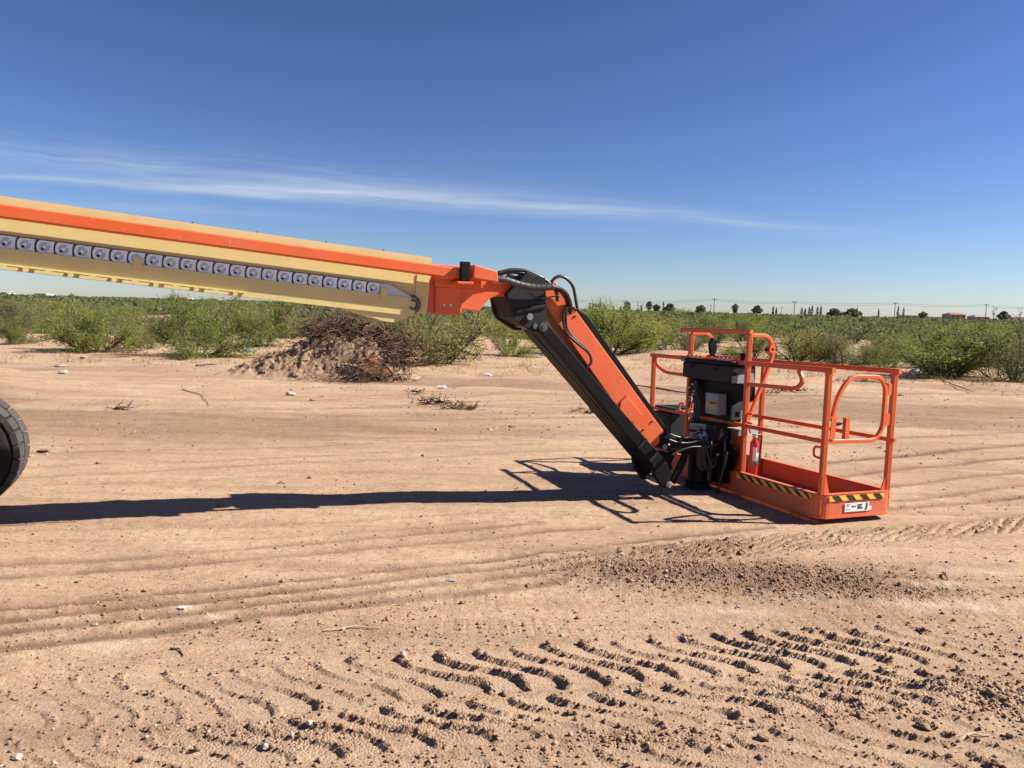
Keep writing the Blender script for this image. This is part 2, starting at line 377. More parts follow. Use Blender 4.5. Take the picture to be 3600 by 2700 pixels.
SOFT = [([(-250, 2003), (500, 1965), (1000, 1915), (1500, 1870), (1900, 1838)], .035, .7),
        ([(-250, 2052), (600, 1990), (1200, 1935), (1800, 1880), (2100, 1850)], .035, .8),
        ([(-250, 2165), (500, 2095), (1000, 2045), (1800, 1955), (2300, 1895), (2700, 1860)], .035, 1.0),
        ([(-250, 2200), (600, 2120), (1200, 2060), (1800, 1985), (2350, 1915)], .040, 1.0),
        ([(-250, 2245), (600, 2155), (1200, 2095), (1800, 2020), (2100, 1985)], .040, .9),
        ([(-250, 2305), (500, 2220), (1000, 2155), (1600, 2090), (1950, 2045)], .045, 1.0),
        ([(-200, 1695), (500, 1660), (1000, 1630), (1800, 1592), (2400, 1570)], .05, .55),
        ([(2900, 1625), (3200, 1598), (3900, 1540)], .06, 1.0), ([(2900, 1680), (3200, 1645), (3900, 1580)], .05, .9),
        ([(2900, 1735), (3200, 1700), (3900, 1625)], .05, 1.0), ([(3150, 1760), (3900, 1670)], .05, .8), ([(3150, 1500), (3900, 1470)], .08, .8), ([(2700, 1560), (3300, 1535), (3900, 1500)], .07, .7),
        ([(-200, 1480), (800, 1470), (1600, 1455), (2300, 1440), (3800, 1470)], .28, .6),
        ([(-200, 1530), (900, 1520), (1900, 1495), (3800, 1500)], .12, .4),
        ([(-300, 1598), (900, 1575), (2100, 1530), (3900, 1545)], .035, .6), ([(-300, 1572), (1200, 1545), (2300, 1508)], .03, .55), ([(-300, 1655), (800, 1620), (1900, 1560)], .03, .5), ([(-300, 1730), (700, 1690), (1500, 1650)], .03, .4),
        ([(-300, 1505), (1500, 1478), (3900, 1440)], .05, .7), ([(-300, 1455), (1300, 1432), (2400, 1420), (3900, 1432)], .06, .7), ([(-300, 1445), (600, 1452), (1800, 1412), (3900, 1400)], .05, .6), ([(900, 1408), (2400, 1375), (3900, 1385)], .07, .6),
        ([(-300, 1880), (800, 1850), (1700, 1800)], .03, .3), ([(-300, 1925), (900, 1890), (1900, 1820)], .03, .35), ([(3100, 1790), (3900, 1720)], .05, .8), ([(2950, 1880), (3900, 1770)], .04, .6),
        ([(300, 1420), (900, 1400), (1500, 1380), (2300, 1395), (3800, 1420)], .25, .3)]
LUG = gpath([(-500, 2590), (732, 2545), (1300, 2480), (1881, 2440), (2400, 2390), (3020, 2345), (3900, 2330)])
LUG2 = gpath([(2250, 1945), (2600, 1922), (2900, 1898), (3300, 1868), (3900, 1815)])
GRID = gpath([(1500, 2190), (2300, 2180), (3000, 2170), (3900, 2150)])
WIND = gnd(2640, 2035)[:2]
CALI = [((3060, 1937), .16, .06), ((3380, 2140), .55, .10), ((2580, 2150), .32, .07), ((640, 2135), .09, .035), ((760, 2167), .06, .02), ((1000, 2175), .12, .03), ((350, 2270), .16, .05),
        ((850, 2268), .07, .04), ((440, 1375), .55, .30), ((640, 1362), .6, .12), ((1840, 2093), .08, .03), ((3460, 2010), .25, .05), ((1560, 2040), .10, .02), ((3300, 2060), .3, .05), ((1380, 2400), .2, .08)]
def features(x, y):
    """height of the worked ground and its masks of soil and painted shade"""
    h = np.zeros_like(x); dark = np.zeros_like(x); loose = np.zeros_like(x); pale = np.zeros_like(x)
    n1 = fbm(x*1.3, y*1.3, 3, 4); n2 = fbm(x*9, y*9, 11, 4); n3 = fbm(x*34, y*34, 23, 3)
    near = 1-sst(9, 16, y); nsoft = fbm(x*2, y*6, 41, 2)
    h += 0.018*n1 + 0.005*n2 + near*0.0022*n3
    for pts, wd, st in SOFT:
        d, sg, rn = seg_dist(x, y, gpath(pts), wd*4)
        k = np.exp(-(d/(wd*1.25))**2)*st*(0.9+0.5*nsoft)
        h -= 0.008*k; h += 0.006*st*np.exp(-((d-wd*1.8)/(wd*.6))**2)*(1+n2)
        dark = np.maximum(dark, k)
    # deep lug track of a big tyre, two rows of slanted bars
    d, sg, rn = seg_dist(x, y, LUG); q = d*sg
    q = q + 0.03*fbm(x*3, y*3, 77, 2); rn = rn + 0.05*fbm(x*3+5, y*3, 78, 3)
    for lo, hi, dirn, amp, per, off in ((0.0, 0.43, 1, 1.0, .168, 0.0), (-0.36, -0.03, 1, .85, .168, .45), (-0.80, -0.42, 1, .6, .19, .2)):
        v = (q-lo)/(hi-lo); inside = sst(0, .06, v)*sst(0, .06, 1-v)
        sh = 0.36*(v-0.5) + 0.045*np.sin((v-.5)*2*math.pi)
        ph = (rn + dirn*sh)/per + off; fr = ph-np.floor(ph)
        rw = 0.135 + 0.05*n2
        ridge = sst(.05, .55, np.clip(1-np.abs(fr-.5)/rw, 0, 1))
        env = (sst(-2.4, -.2, x)*(1-.75*sst(1.7, 2.3, x))*.82+.15)*(.55+.45*sst(-.30, .12, fbm(x*1.4, y*2.6, 71, 2)))
        gate = sst(-.25, .1, fbm(x*5, y*5, 57, 2)+.25)
        c1 = fbm(x*24, y*24, 55, 2); c2 = fbm(x*55, y*55, 58, 2)
        crumb = np.clip(.85+.45*c1+.40*c2, .35, 1.5)
        k = inside*amp*env
        h += k*(0.0155*ridge*crumb*(.75+.25*gate) - 0.007*(1-ridge)) - inside*(1-ridge)*(.004*n2+.0018*n3)*near
        loose = np.maximum(loose, k*ridge*(.3+.7*gate)); dark = np.maximum(dark, k*ridge*.5); pale = np.maximum(pale, k*(1-ridge)*(.26+.12*n1))  # ridges darkened in colour to stand in for crumb shadows
    # berm of crumbled soil where the bars run out
    for (px, py, sx, sy, am) in ((3350, 2420, .45, .12, .02), (3500, 2470, .4, .15, .02), (2900, 2470, .4, .14, .012), (1500, 2560, .3, .1, .014), (1000, 2600, .4, .12, .012), (2300, 2610, .35, .10, .016)):
        c = gnd(px, py)[:2]; k = np.exp(-((x-c[0])/sx)**2-((y-c[1])/sy)**2)
        h += am*k*(.6+.9*n2); loose = np.maximum(loose, .8*k)
    # second lug row behind, by the cage
    d, sg, rn = seg_dist(x, y, LUG2); q = d*sg
    q = q + .02*fbm(x*3, y*3, 88, 2); ph = (rn + 1.25*q)/.112 + .35*fbm(x*4, y*4, 89, 2); fr = ph-np.floor(ph); ins = sst(0, .05, .19-np.abs(q))*sst(-.2, .9, x)*(.65+.6*sst(-.3, .2, fbm(x*2.2, y*2.2, 87, 2)))
    rd = sst(0, .6, np.clip(1-np.abs(fr-.5)/.22, 0, 1))
    h += ins*(.036*rd*(.75+.4*n2) - .012); pale = np.maximum(pale, ins*(1-rd)*.12); dark = np.maximum(dark, ins*rd); loose = np.maximum(loose, ins*rd*.45)  # bars tinted dark as painted shade of the ridges
    # windrow of crumbs
    k = np.exp(-((x-WIND[0])/1.15)**4-((y-WIND[1]+0.10*(x-WIND[0]))/.30)**2)
    h += k*(.022+.016*n2+.010*n3+.006*fbm(x*60, y*60, 59, 2)); loose = np.maximum(loose, k*.95); dark = np.maximum(dark, k*.95)
    # fine block tread
    d, sg, rn = seg_dist(x, y, GRID); q = d*sg
    for qq in (-.07, .30):
        ins = sst(0, .02, .11-np.abs(q-qq))*sst(-1.2, .2, x)*(.4+.6*sst(-.2, .2, n1))
        gr = np.maximum(np.exp(-(((rn/.055) % 1-.5)/.12)**2), np.exp(-((((q-qq)/.05) % 1-.5)/.12)**2))
        h -= ins*.0035*gr; dark = np.maximum(dark, ins*gr*.35)
    for (pp, a, b) in CALI:
        c = gnd(*pp)[:2]; k = np.exp(-((x-c[0])/a)**2-((y-c[1])/b)**2)
        pale = np.maximum(pale, k*(.55+.8*fbm(x*7, y*14, 91, 3)))
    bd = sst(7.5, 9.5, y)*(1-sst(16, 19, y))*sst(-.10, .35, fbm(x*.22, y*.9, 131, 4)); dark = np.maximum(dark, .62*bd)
    mg = sst(4.6, 2.4, y); loose = np.maximum(loose, mg*.22*(.6+n1)); dark = np.maximum(dark, .14*mg)
    return h, np.clip(dark, 0, 1), np.clip(loose, 0, 1), np.clip(pale, 0, 1)
MOUNDS = [(-11.0, 55, 5, 4, .9), (-6.5, 58, 4, 4, .8), (2.5, 40, 4, 3, .5), (9, 48, 5, 3, .5), (17, 60, 6, 4, .7), (-20, 46, 5, 4, .6), (5.8, 26.5, 2.2, 1.6, .25), (-2.5, 34, 3, 2, .35), (24, 42, 5, 4, .5), (12, 70, 8, 5, .8)]
def far_h(x, y):
    x = np.asarray(x, float); y = np.asarray(y, float)
    f = sst(15, 40, y)
    h = f*(0.22*fbm(x*.07, y*.07, 101, 3)+0.10*fbm(x*.35, y*.35, 103, 3))*(1-.8*sst(200, 500, y))
    for mx_, my_, a, b, am in MOUNDS: h = h + am*np.exp(-((x-mx_)/a)**2-((y-my_)/b)**2)
    e = sst(10, 14, y)*(1-sst(22, 28, y))
    h = h + e*.05*fbm(x*.8, y*.8, 107, 3)
    return h
def gz(x, y): return float(far_h(np.array([x]), np.array([y]))[0])

ucore = np.linspace(-1.0, 1.0, 1001)
uout = np.array([1.03, 1.08, 1.16, 1.3, 1.5, 1.8, 2.3, 3, 4, 6])
U = np.concatenate([-uout[::-1], ucore, uout])
ys = [-60, -25, -12, -6, -3, -1.5, -.5, .2, .6, .9, 1.1]
v_ = 1.25
while v_ < 48: ys.append(v_); v_ *= (1.0029 if v_ < 4.4 else 1.0048) if v_ < 9 else 1.0085
while v_ < 9000: ys.append(v_); v_ *= 1.12
Y = np.array(ys)
WX = np.where(Y < 1.25, 1.83, Y*0.74+0.9)
WX = np.where(Y < -6, 14.0, WX)
XX = WX[:, None]*U[None, :]; YY = np.repeat(Y[:, None], len(U), 1)
H = far_h(XX, YY)
inn = (YY < 30)
fh = np.zeros_like(XX); fd = np.zeros_like(XX); fl = np.zeros_like(XX); fp = np.zeros_like(XX)
rows = np.where((Y > .5) & (Y < 30))[0]; sl_ = slice(rows[0], rows[-1]+1)
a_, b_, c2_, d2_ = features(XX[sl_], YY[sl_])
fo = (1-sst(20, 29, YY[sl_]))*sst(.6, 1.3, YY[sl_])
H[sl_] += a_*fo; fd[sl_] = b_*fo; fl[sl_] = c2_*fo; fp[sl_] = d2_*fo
nr, nc = XX.shape
co = np.stack([XX, YY, H], -1).reshape(-1, 3).astype(np.float32)
ii = np.arange(nr*nc).reshape(nr, nc)
quads = np.stack([ii[:-1, :-1], ii[:-1, 1:], ii[1:, 1:], ii[1:, :-1]], -1).reshape(-1, 4)
def fast_mesh(name, co, quads, k=4):
    me = bpy.data.meshes.new(name)
    me.vertices.add(len(co)); me.vertices.foreach_set('co', np.ascontiguousarray(co, np.float32).ravel())
    me.loops.add(len(quads)*k); me.loops.foreach_set('vertex_index', np.ascontiguousarray(quads, np.int32).ravel())
    me.polygons.add(len(quads)); me.polygons.foreach_set('loop_start', np.arange(0, len(quads)*k, k, dtype=np.int32))
    me.update(calc_edges=True); return me
gm = fast_mesh('ground', co, quads)
gm.polygons.foreach_set('use_smooth', np.ones(len(quads), bool))
at = gm.color_attributes.new('soil', 'FLOAT_COLOR', 'POINT')
at.data.foreach_set('color', np.stack([fd.ravel(), fl.ravel(), fp.ravel(), np.ones(nr*nc)], -1).astype(np.float32).ravel())
ground = bpy.data.objects.new('ground', gm); COL.objects.link(ground); tag(ground, 'wide bare sandy dirt ground with tyre tracks', None, None, 'structure')
m = bpy.data.materials.new('desert_soil'); m.use_nodes = True; T = m.node_tree; b = T.nodes['Principled BSDF']
b.inputs['Roughness'].default_value = 0.95; b.inputs['Specular IOR Level'].default_value = 0.12
g = T.nodes.new('ShaderNodeNewGeometry'); atn = T.nodes.new('ShaderNodeAttribute'); atn.attribute_name = 'soil'
sepc = T.nodes.new('ShaderNodeSeparateColor'); T.links.new(atn.outputs['Color'], sepc.inputs[0])
def tnoise(sc, det=5, ro=0.6, stretch=None):
    n = T.nodes.new('ShaderNodeTexNoise'); n.inputs['Scale'].default_value = sc; n.inputs['Detail'].default_value = det; n.inputs['Roughness'].default_value = ro
    if stretch:
        mp = T.nodes.new('ShaderNodeMapping'); mp.inputs['Scale'].default_value = stretch
        T.links.new(g.outputs['Position'], mp.inputs[0]); T.links.new(mp.outputs[0], n.inputs['Vector'])
    else: T.links.new(g.outputs['Position'], n.inputs['Vector'])
    return n.outputs['Fac']
def tmix(f, a, b2):
    n = T.nodes.new('ShaderNodeMix'); n.data_type = 'RGBA'
    if isinstance(f, float): n.inputs['Factor'].default_value = f
    else: T.links.new(f, n.inputs['Factor'])
    for k, v in (('A', a), ('B', b2)):
        if isinstance(v, tuple): n.inputs[k].default_value = v
        else: T.links.new(v, n.inputs[k])
    return n.outputs['Result']
def rng(f, a, b2, c=0.0, d=1.0):
    n = T.nodes.new('ShaderNodeMapRange'); n.inputs[1].default_value = a; n.inputs[2].default_value = b2; n.inputs[3].default_value = c; n.inputs[4].default_value = d
    T.links.new(f, n.inputs[0]); return n.outputs[0]
base = tmix(rng(tnoise(0.55, 6, .65, (.6, 1.5, 1)), .32, .68), (.400, .264, .166, 1), (.545, .392, .252, 1))
base = tmix(rng(tnoise(1.6, 7, .72, (.22, 2.2, 1)), .46, .68, 0, .6), base, (.250, .152, .093, 1))
base = tmix(rng(tnoise(3.2, 6, .7, (.6, 1.6, 1)), .45, .75, 0, .45), base, (.265, .163, .101, 1))
base = tmix(rng(tnoise(90, 5, .75), .49, .66, 0, .62), base, (.185, .113, .072, 1))
base = tmix(rng(tnoise(22, 5, .7, (.7, 1.4, 1)), .52, .68, 0, .6), base, (.200, .122, .078, 1))
base = tmix(rng(tnoise(260, 2, .5), .66, .72, 0, .6), base, (.50, .39, .28, 1))
dk = mth('MULTIPLY', sepc.outputs[0], rng(tnoise(14, 4, .6), .25, .7, .65, 1.0), tree=T)  # darker soil, plus the shade painted on the lug ridges
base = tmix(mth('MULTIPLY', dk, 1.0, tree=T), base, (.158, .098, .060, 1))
base = tmix(mth('MULTIPLY', sepc.outputs[1], .35, tree=T), base, (.225, .150, .10, 1))
base = tmix(mth('MULTIPLY', sepc.outputs[2], .85, tree=T), base, (.52, .40, .29, 1))
T.links.new(base, b.inputs['Base Color'])
vor = T.nodes.new('ShaderNodeTexVoronoi'); vor.inputs['Scale'].default_value = 95; T.links.new(g.outputs['Position'], vor.inputs['Vector'])
hmix = mth('ADD', mth('MULTIPLY', tnoise(70, 6, .7), 1.0, tree=T), mth('MULTIPLY', mth('MULTIPLY', vor.outputs['Distance'], sepc.outputs[1], tree=T), -1.6, tree=T), tree=T)
hmix = mth('ADD', hmix, mth('MULTIPLY', tnoise(9, 6, .7, (.45, 1.6, 1)), 2.8, tree=T), tree=T)
bp = T.nodes.new('ShaderNodeBump'); bp.inputs['Strength'].default_value = 0.68; bp.inputs['Distance'].default_value = 0.016
T.links.new(hmix, bp.inputs['Height']); T.links.new(bp.outputs[0], b.inputs['Normal'])
gm.materials.append(m); MT['soil'] = m

# ================================================================== BOOM LIFT
TH = R(21.3); A3 = np.array([math.cos(TH), math.sin(TH), 0]); N3 = np.array([math.sin(TH), -math.cos(TH), 0]); RO = np.array([1.61, 6.63, 0])
def FB(a, c, z): return RO + a*A3 + c*N3 + np.array([0, 0, z])
BETA = R(5.17); NOSE = FB(-2.43, 0, 1.908)
UB = A3*math.cos(BETA) + np.array([0, 0, -math.sin(BETA)]); WB = A3*math.sin(BETA) + np.array([0, 0, math.cos(BETA)])
def FS(u, c, w): return NOSE + u*UB + c*N3 + w*WB       # along the boom from its nose, sideways to the camera, up
lift = empty('boom_lift', (-3.6, 4.6, 0), 'orange and cream telescopic boom lift with lowered jib and work cage', 'boom lift')
def part(g, name, m, parent=lift, **k): return g.build(name, m, parent, **k)

# --- base boom (hollow box, open nose)
L0 = -6.2
g_ = G(); hw, t = .15, .012; bot = -.405
for (c0, c1, w0, w1) in ((hw-t, hw, bot, 0), (-hw, -hw+t, bot, 0), (-hw+t, hw-t, -t, 0), (-hw+t, hw-t, bot, bot+t)):
    g_.add(*boxv(FS, L0, 0, c0, c1, w0, w1))
base = part(g_, 'base_boom', 'cream', bevel=.003)
g_ = G(); g_.add(*boxv(FS, -.10, 0, hw, hw+.008, bot, -.13)); part(g_, 'nose_plate', 'cream', base, bevel=.002)
for u in (-.35, -.75, -1.2, -1.6):
    g_ = G(); g_.add(*cyl(FS(u, .12, -.002), FS(u, .12, .010), .008, 8)); part(g_, 'bolt', 'steel_dark', base)
# --- orange cable conduit along the boom side
g_ = G(); g_.add(*boxv(FS, L0, .245, .200, .315, -.135, -.060)); cond = part(g_, 'cable_conduit', 'orange', bevel=.008, seg=2)
for u in (-5.6, -3.6):
    g_ = G(); g_.add(*boxv(FS, u, u+.03, hw, .200, -.105, -.085)); part(g_, 'conduit_bracket', 'cream', cond)
# --- power track tray
g_ = G()
g_.add(*boxv(FS, L0, -.10, .203, .214, -.434, -.305)); g_.add(*boxv(FS, L0, -.10, hw, .203, -.417, -.405))
tray = part(g_, 'track_tray', 'cream', bevel=.002)
g_ = G(); g_.add(*prism(lambda x, y, z: FS(x, y, z), [(-.74, -.405), (-.10, -.405), (-.16, -.455), (-.235, -.492), (-.30, -.492)], .02, .200)); part(g_, 'tray_skirt', 'cream', tray)
g_ = G(); g_.add(*boxv(FS, L0, -1.25, .214, .234, -.408, -.403)); part(g_, 'tray_ledge', 'cream', tray)
u = L0
while u < -.75:  # added plates shaped like the sunlit patches along the tray bottom
    for (d0, d1) in ((0, .145), (.175, .20)):
        g_ = G(); g_.add(*prism(FS, [(u+d0, -.432), (u+d1, -.432), (u+d1+.012, -.413), (u+d1-.05*(d1-d0 > .1), -.413), (u+d1-.06*(d1-d0 > .1), -.408), (u+d0+.06*(d1-d0 > .1), -.408), (u+d0+.05*(d1-d0 > .1), -.413), (u+d0+.006, -.413)], .245, .256)); part(g_, 'tray_lit_patch', 'cream', tray)
    u += .235
for u in (-1.92, -.36):
    g_ = G(); g_.add(*boxv(FS, u, u+.05, .2145, .2205, -.345, -.262)); part(g_, 'tray_tab', 'cream', tray)
# --- power track: links share one mesh
g_ = G(); g_.add(*boxv(FS, L0, -.34, .158, .166, -.315, -.225)); track = part(g_, 'power_track', 'steel_dark')
def link_mesh_local():
    fr = lambda x, y, z: np.array([x, y, z])
    g = G(); n = 12
    pl = [(-.036, -.037), (.044, -.037), (.040, -.018), (.039, 0), (.040, .018), (.044, .037), (-.036, .037), (-.047, .022), (-.051, 0), (-.047, -.022)]
    g.add(*prism(fr, pl, 0, -.012))
    ring = [(.030*math.cos(a)-.004, .030*math.sin(a)) for a in [2*math.pi*i/14 for i in range(14)]]
    V = []; F = []
    for (r0, y) in ((.036, -.012), (.036, -.019), (.031, -.019), (.031, -.012)):
        V += [(r0*math.cos(2*math.pi*i/14)-.006, y, r0*math.sin(2*math.pi*i/14)) for i in range(14)]
    for k in range(3): F += [(k*14+i, k*14+(i+1) % 14, (k+1)*14+(i+1) % 14, (k+1)*14+i) for i in range(14)]
    g.add(V, F)
    g.add(*cyl((-.006, -.012, 0), (-.006, -.0135, 0), .029, 14))
    g.add(*cyl((-.006, -.012, 0), (-.006, -.020, 0), .010, 10))
    g.add(*cyl((.010, -.012, .014), (.010, -.016, .014), .007, 6)); g.add(*cyl((-.018, -.012, -.014), (-.018, -.018, -.014), .008, 6))
    return g
lk = link_mesh_local().build('track_link', 'steel', None)
MT['steel_mid'] = mat('worn_zinc', (0.42, 0.45, 0.47), 0.4, metal=0.7, var=0.2, scale=30)
MT['steel_plate'] = mat('galvanised_plate', (0.74, 0.77, 0.79), 0.40, metal=0.8, var=0.15, scale=20, dust=.05)
MT['steel_ring'] = mat('bright_zinc_rim', (0.86, 0.88, 0.90), 0.35, metal=0.5, var=0.1, scale=30)
ME = lk.data; ME.materials[0] = MT['steel_plate']; ME.materials.append(MT['steel_mid']); ME.materials.append(MT['steel_ring']); ME.materials.append(MT['black'])
for pl_ in ME.polygons:
    cv = [ME.vertices[i].co for i in pl_.vertices]
    if len(cv) == 14 and abs(cv[0].y+.0135) < 1e-4: pl_.material_index = 1
    if len(cv) == 4 and max(c.y for c in cv) <= -.0119 and min(c.y for c in cv) < -.0188 and max(math.hypot(c.x+.006, c.z) for c in cv) > .024: pl_.material_index = 2
    if all(math.hypot(c.x-.010, c.z-.014) < .0085 and False or math.hypot(c.x+.018, c.z+.014) < .0085 for c in cv): pl_.material_index = 3
bpy.data.objects.remove(lk)
rotS = Matrix(((UB[0], -N3[0], WB[0]), (UB[1], -N3[1], WB[1]), (UB[2], -N3[2], WB[2]))).to_4x4()
nl = int((-.34-L0)/.1)
for i in range(nl):
    o = bpy.data.objects.new('track_link', ME); COL.objects.link(o)
    p = FS(-.40-.1*i, .168, -.268); o.parent = track
    o.matrix_world = Matrix.Translation(Vector(p)) @ rotS @ Matrix.Rotation(random.Random(i).uniform(-.05, .05), 4, 'Y')
    o.matrix_parent_inverse = Matrix.Translation(-Vector(lift.location)) if False else Matrix()
    o.matrix_basis = Matrix.Translation(Vector(p)+Vector(N3)*(.004*(i % 2))) @ rotS
g_ = G(); g_.add(*prism(FS, [(-.36, -.232), (-.30, -.232), (-.13, -.300), (-.16, -.312), (-.36, -.312)], .170, .200)); part(g_, 'track_end_bracket', 'steel', track)
g_ = G()
for k in range(5):
    rr = .062-.008*k; cc = .172+.012*k
    path = [FS(-.118+rr*math.sin(a)*.95, cc, -.352+rr*math.cos(a)) for a in np.linspace(-.6, math.pi+.9, 16)]
    g_.add(*tube(path, .0075, 7))
part(g_, 'hose_loop', 'steel_dark', track, smooth=True)
# --- fly boom head
g_ = G()
def FBp(x, y, z): return FB(x, y, z)
side = [(-2.70, 1.885), (-2.43, 1.865), (-2.15, 1.858), (-1.97, 1.835), (-1.80, 1.768), (-1.795, 1.645), (-1.92, 1.650), (-1.975, 1.625), (-2.02, 1.580), (-2.055, 1.530), (-2.19, 1.545), (-2.195, 1.505), (-2.42, 1.508), (-2.70, 1.535)]
g_.add(*prism(FBp, side, -.125, .125)); fly = part(g_, 'fly_boom_head', 'orange', bevel=.006, seg=2)
g_ = G(); g_.add(*prism(FBp, [(-2.40, 1.500), (-2.205, 1.500), (-2.205, 1.70), (-2.40, 1.70)], .126, .150)); part(g_, 'side_plate', 'orange', fly, bevel=.004)
g_ = G(); g_.add(*prism(FBp, [(-2.41, 1.70), (-2.05, 1.70), (-2.05, 1.76), (-2.41, 1.79)], .126, .175)); part(g_, 'side_shelf', 'orange', fly, bevel=.004)
for aa in (-2.285, -2.335):
    g_ = G(); g_.add(*cyl(FB(aa, .15, 1.572), FB(aa, .158, 1.572), .010, 8)); part(g_, 'plate_bolt', 'steel', fly)
g_ = G(); g_.add(*boxv(FB, -2.275, -2.205, .316, .360, 1.742, 1.880)); blk = part(g_, 'black_roller_block', 'black', fly, bevel=.006)
g_ = G(); g_.add(*boxv(FB, -2.30, -2.18, .15, .36, 1.722, 1.740)); part(g_, 'block_shelf', 'orange', fly, bevel=.003)
g_ = G(); g_.add(*prism(FBp, [(-2.165, 1.865), (-1.985, 1.825), (-1.975, 1.745), (-2.17, 1.765)], .200, .315)); part(g_, 'conduit_end', 'orange', cond, bevel=.008, seg=2)
# --- elbow: two black cheek plates and a core
EL = [(-1.865, 1.665), (-1.71, 1.835), (-1.555, 1.795), (-1.535, 1.425), (-1.585, 1.385), (-1.655, 1.385), (-1.80, 1.470), (-1.835, 1.52)]
g_ = G(); g_.add(*prism(FBp, EL, .175, .205)); elb = part(g_, 'elbow_plate', 'grey_black', bevel=.006)
g_ = G(); g_.add(*prism(FBp, EL, -.205, -.175)); part(g_, 'elbow_plate', 'grey_black', bevel=.006)
g_ = G(); g_.add(*prism(FBp, [(-1.86, 1.66), (-1.74, 1.80), (-1.58, 1.76), (-1.56, 1.46), (-1.66, 1.42), (-1.80, 1.49)], -.174, .150)); part(g_, 'elbow_core', 'black')
g_ = G(); g_.add(*prism(FBp, [(-1.80, 1.555), (-1.54, 1.60), (-1.54, 1.575), (-1.79, 1.525)], .206, .222)); part(g_, 'cross_bar', 'grey_black', elb, bevel=.003)
g_ = G(); g_.add(*cyl(FB(-1.685, .206, 1.498), FB(-1.685, .230, 1.498), .026, 14)); part(g_, 'pivot_pin', 'steel_mid2', elb, bevel=.003)
g_ = G(); g_.add(*cyl(FB(-1.575, -.21, 1.425), FB(-1.575, .235, 1.425), .034, 14)); g_.add(*cyl(FB(-1.575, .235, 1.425), FB(-1.575, .25, 1.425), .018, 10)); g_.add(*cyl(FB(-1.635, -.21, 1.43), FB(-1.635, .225, 1.43), .022, 12)); part(g_, 'jib_pivot', 'steel_dark', elb)
# --- lower black arm
def strip(p0, p1, th0, th1):
    """quad strip along p0->p1 (a,z) of thickness th below the line"""
    d = np.array(p1)-np.array(p0); d /= np.linalg.norm(d); nn = np.array([-d[1], d[0]])
    if nn[1] > 0: nn = -nn
    return [tuple(p0), tuple(p1), tuple(np.array(p1)+nn*th1), tuple(np.array(p0)+nn*th0)]
low = strip((-1.515, 1.445), (-.385, .300), .085, .105)
g_ = G(); g_.add(*prism(FBp, low, -.18, .18)); arm = part(g_, 'lower_jib_arm', 'black', bevel=.005)
g_ = G(); g_.add(*prism(FBp, [(-.40, .315), (-.345, .215), (-.365, .10), (-.42, .10), (-.50, .20), (-.53, .29)], .13, .185)); part(g_, 'arm_foot', 'black', arm, bevel=.004); g_ = G(); g_.add(*prism(FBp, [(-.40, .315), (-.345, .215), (-.365, .10), (-.42, .10), (-.50, .20), (-.53, .29)], -.185, -.13)); part(g_, 'arm_foot', 'black', arm, bevel=.004)
for (q0, q1) in ((.80, .815), (.90, .915)):
    P = lambda q: (-1.515+(1.13)*q, 1.445-(1.145)*q)
    g_ = G(); g_.add(*prism(FBp, strip(P(q0), P(q1), .10, .10), .181, .190)); part(g_, 'weld_band', 'grey_black', arm)
g_ = G(); g_.add(*cyl(FB(-.375, -.20, .125), FB(-.375, .20, .125), .026, 12)); g_.add(*cyl(FB(-.375, .20, .125), FB(-.375, .215, .125), .016, 8)); part(g_, 'foot_pin', 'steel_mid2', arm)
g_ = G()
for cc in (.10, .165): g_.add(*tube([FB(-1.60, cc, 1.36), FB(-1.25, cc, 1.015), FB(-.9, cc, .66)], .008, 6))
part(g_, 'arm_hose', 'hose', arm, smooth=True)
# --- orange jib box
orl = strip((-1.455, 1.800), (-.375, .548), .20, .19)
g_ = G(); g_.add(*prism(FBp, [(-1.52, 1.745), (-1.44, 1.785), (-.385, .562), (-.400, .490), (-.455, .440), (-.560, .430), (-1.53, 1.62)], -.10, .10)); jib = part(g_, 'jib_box', 'orange', bevel=.006, seg=2)
gp = [(2204, 1390), (2182, 1413), (2175, 1456), (2199, 1480), (2232, 1485), (2259, 1461)]
def on_plane(px, py, c):
    d = ray(px, py); o = np.array([0, 0, CAMH]); tt = ((RO+c*N3-o) @ N3)/(d @ N3); P = o+tt*d
    return float((P-RO) @ A3), float(P[2])
g_ = G(); g_.add(*prism(FBp, [on_plane(p[0], p[1], .115) for p in gp], .101, .118)); part(g_, 'gusset_plate', 'orange', jib, bevel=.003)
g_ = G()
for (px, py) in ((2020, 1113), (2290, 1483), (2260, 1512)):
    a, z = on_plane(px, py, .1); g_.add(*cyl(FB(a, .1, z), FB(a, .108, z), .008, 8))
part(g_, 'jib_bolt', 'black', jib)
g_ = G(); e = [on_plane(*p, .102) for p in ((2340, 1470), (2300, 1500), (2290, 1560), (2296, 1560), (2308, 1503), (2345, 1476))]
# --- upper black link
g_ = G(); g_.add(*prism(FBp, [(-1.215, 1.565), (-1.13, 1.515), (-.36, .60), (-.335, .52), (-.45, .55), (-1.22, 1.47)], -.09, .085)); upl = part(g_, 'upper_jib_link', 'black', bevel=.005)
